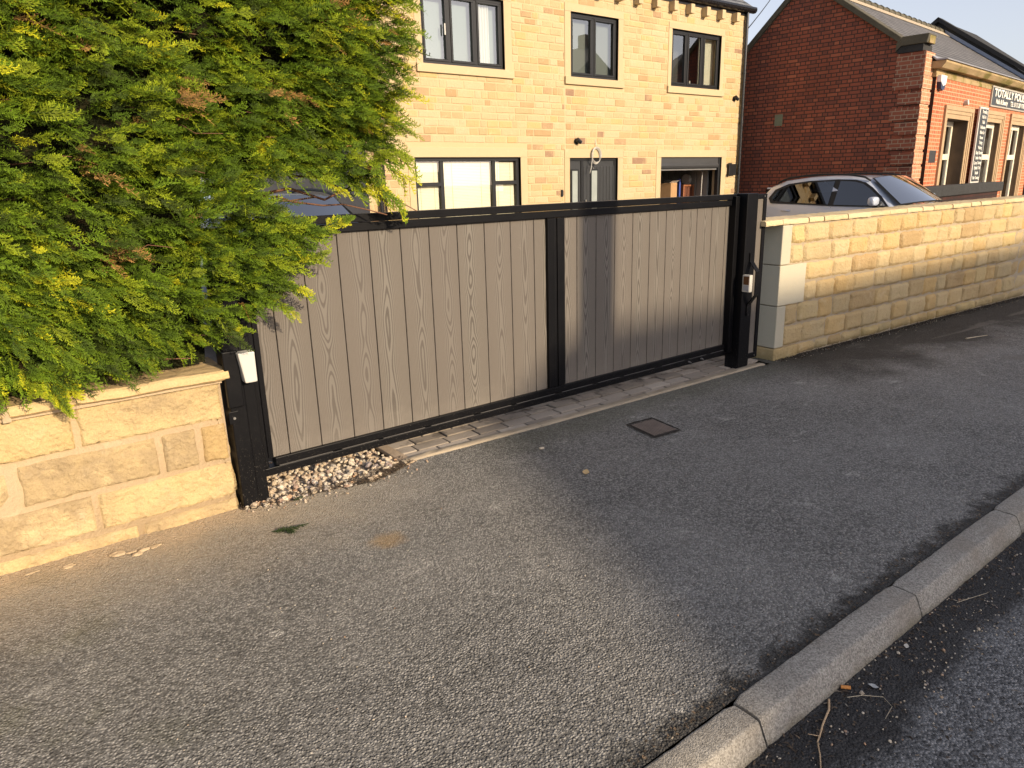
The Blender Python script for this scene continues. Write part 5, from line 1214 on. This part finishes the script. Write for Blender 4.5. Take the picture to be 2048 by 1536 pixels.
at = me.attributes.new('col', 'FLOAT_COLOR', 'POINT'); at.data.foreach_set('color', np.concatenate([CC, np.ones((len(CC), 1))], 1).ravel())
print('fronds', len(items), 'faces', len(F))
HG = thing('conifer_hedge', 'tall bright green conifer hedge with brown patches, overhanging the garden wall and gate', 'hedge', (0, 0, 0))
fo_ = bpy.data.objects.new('foliage', me); COL.objects.link(fo_); fo_.parent = HG
# near-black sheet inside the hedge, painted shade for the gaps
k = NT('hedge_gap_shade'); v = k.co(); c = k.ramp(k.noise(v, 22, 6, .7), [(.35, C(.006, .009, .003)), (.55, C(.02, .022, .008)), (.7, C(.05, .03, .015))]); M_GAPSHADE = k.fin(k.bsdf(c, .95, 0, .1, k.bump(k.noise(v, 30, 5), .05, 1.)))
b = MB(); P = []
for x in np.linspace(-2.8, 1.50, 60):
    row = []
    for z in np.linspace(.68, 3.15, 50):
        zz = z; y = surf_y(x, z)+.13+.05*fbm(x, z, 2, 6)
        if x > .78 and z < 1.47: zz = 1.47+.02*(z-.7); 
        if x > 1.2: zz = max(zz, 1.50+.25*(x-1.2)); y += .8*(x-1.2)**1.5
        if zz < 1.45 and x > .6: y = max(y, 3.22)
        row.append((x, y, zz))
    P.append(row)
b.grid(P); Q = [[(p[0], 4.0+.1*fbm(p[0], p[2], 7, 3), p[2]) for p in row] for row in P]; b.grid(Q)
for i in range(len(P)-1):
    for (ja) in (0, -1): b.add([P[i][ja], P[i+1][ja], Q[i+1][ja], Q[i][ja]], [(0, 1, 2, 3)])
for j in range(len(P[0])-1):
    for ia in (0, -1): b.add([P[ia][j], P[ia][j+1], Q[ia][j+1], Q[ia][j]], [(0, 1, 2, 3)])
b.build('gap_shade_sheet', M_GAPSHADE, HG, smooth=True, fix=False)
b = MB()
def branch(p, q, r, n=6, wob=.05):
    p, q = Vector(p), Vector(q); pts = [p.lerp(q, i/n)+Vector((rngp.gauss(0, wob), rngp.gauss(0, wob*.5), rngp.gauss(0, wob)))*(i not in (0, n)) for i in range(n+1)]; b.tube(pts, r, 7, taper=.35)
branch((.6, 3.5, 1.3), (1.48, 3.12, 1.40), .012, 7, .015); branch((.7, 3.45, 1.4), (1.35, 3.2, 1.36), .009, 6, .015); branch((.9, 3.4, 1.42), (1.62, 3.05, 1.27), .007, 8, .012)
branch((1.2, 3.3, 1.5), (1.78, 3.05, 1.28), .006, 8, .01); branch((.2, 3.3, .8), (.68, 3.06, .74), .006, 6, .012); branch((.5, 3.3, .85), (.86, 3.05, .80), .005, 6, .01)
for x in (-1.9, -1.0, -.2, .55): branch((x, 3.6, -.3), (x+.1, 3.6, 2.4), .05, 6, .02)
for i in range(60):
    x, z = rngp.uniform(-.7, 1.5), rngp.uniform(.85, 2.9)
    if inside(x, z, HP) and not (x > .9 and z < 1.5): y = surf_y(x, z)+.12; branch((x, y, z), (x+rngp.uniform(.1, .3), y-.13, z+rngp.gauss(0, .08)), .003, 4, .01)
b.build('branches', plain('reddish_bark', (.16, .075, .04), .85, var=.35, bump=.003), HG, smooth=True)
# fallen sprigs on the pavement
def sprig(name, items_, label):
    Vs, Fs = [], []; off = 0
    for (fi, x, y, z, ang, s) in items_:
        V, F, kd = FR[fi]; ca, sa = math.cos(ang), math.sin(ang); W_ = V*s; W_[:, 2] = np.abs(W_[:, 2])*.25+np.random.default_rng(3).uniform(0, .006, len(V))
        Vs.append(np.stack([W_[:, 0]*ca-W_[:, 1]*sa+x, W_[:, 0]*sa+W_[:, 1]*ca+y, W_[:, 2]+z], 1)); Fs += [tuple(np.array(f)+off) for f in F]; off += len(V)
    V = np.concatenate(Vs); me = bpy.data.meshes.new(name); me.from_pydata(V.tolist(), [], Fs); me.materials.append(M_LEAF)
    a = me.attributes.new('col', 'FLOAT_COLOR', 'POINT'); a.data.foreach_set('color', np.tile([.035, .055, .02, 1], (len(V), 1)).ravel())
    o = bpy.data.objects.new(name, me); COL.objects.link(o); tag(o, label, 'sprig')
sprig('fallen_sprig', [(3, .832, 2.80, .004, -.50, 1.05), (0, .88, 2.765, .005, -1.15, .7)], 'dark green conifer sprig lying on the pavement in front of the hinge post')
sprig('fallen_sprig', [(2, 1.02, 3.035, .004, .2, .75)], 'small dark conifer sprig lying at the edge of the gravel')
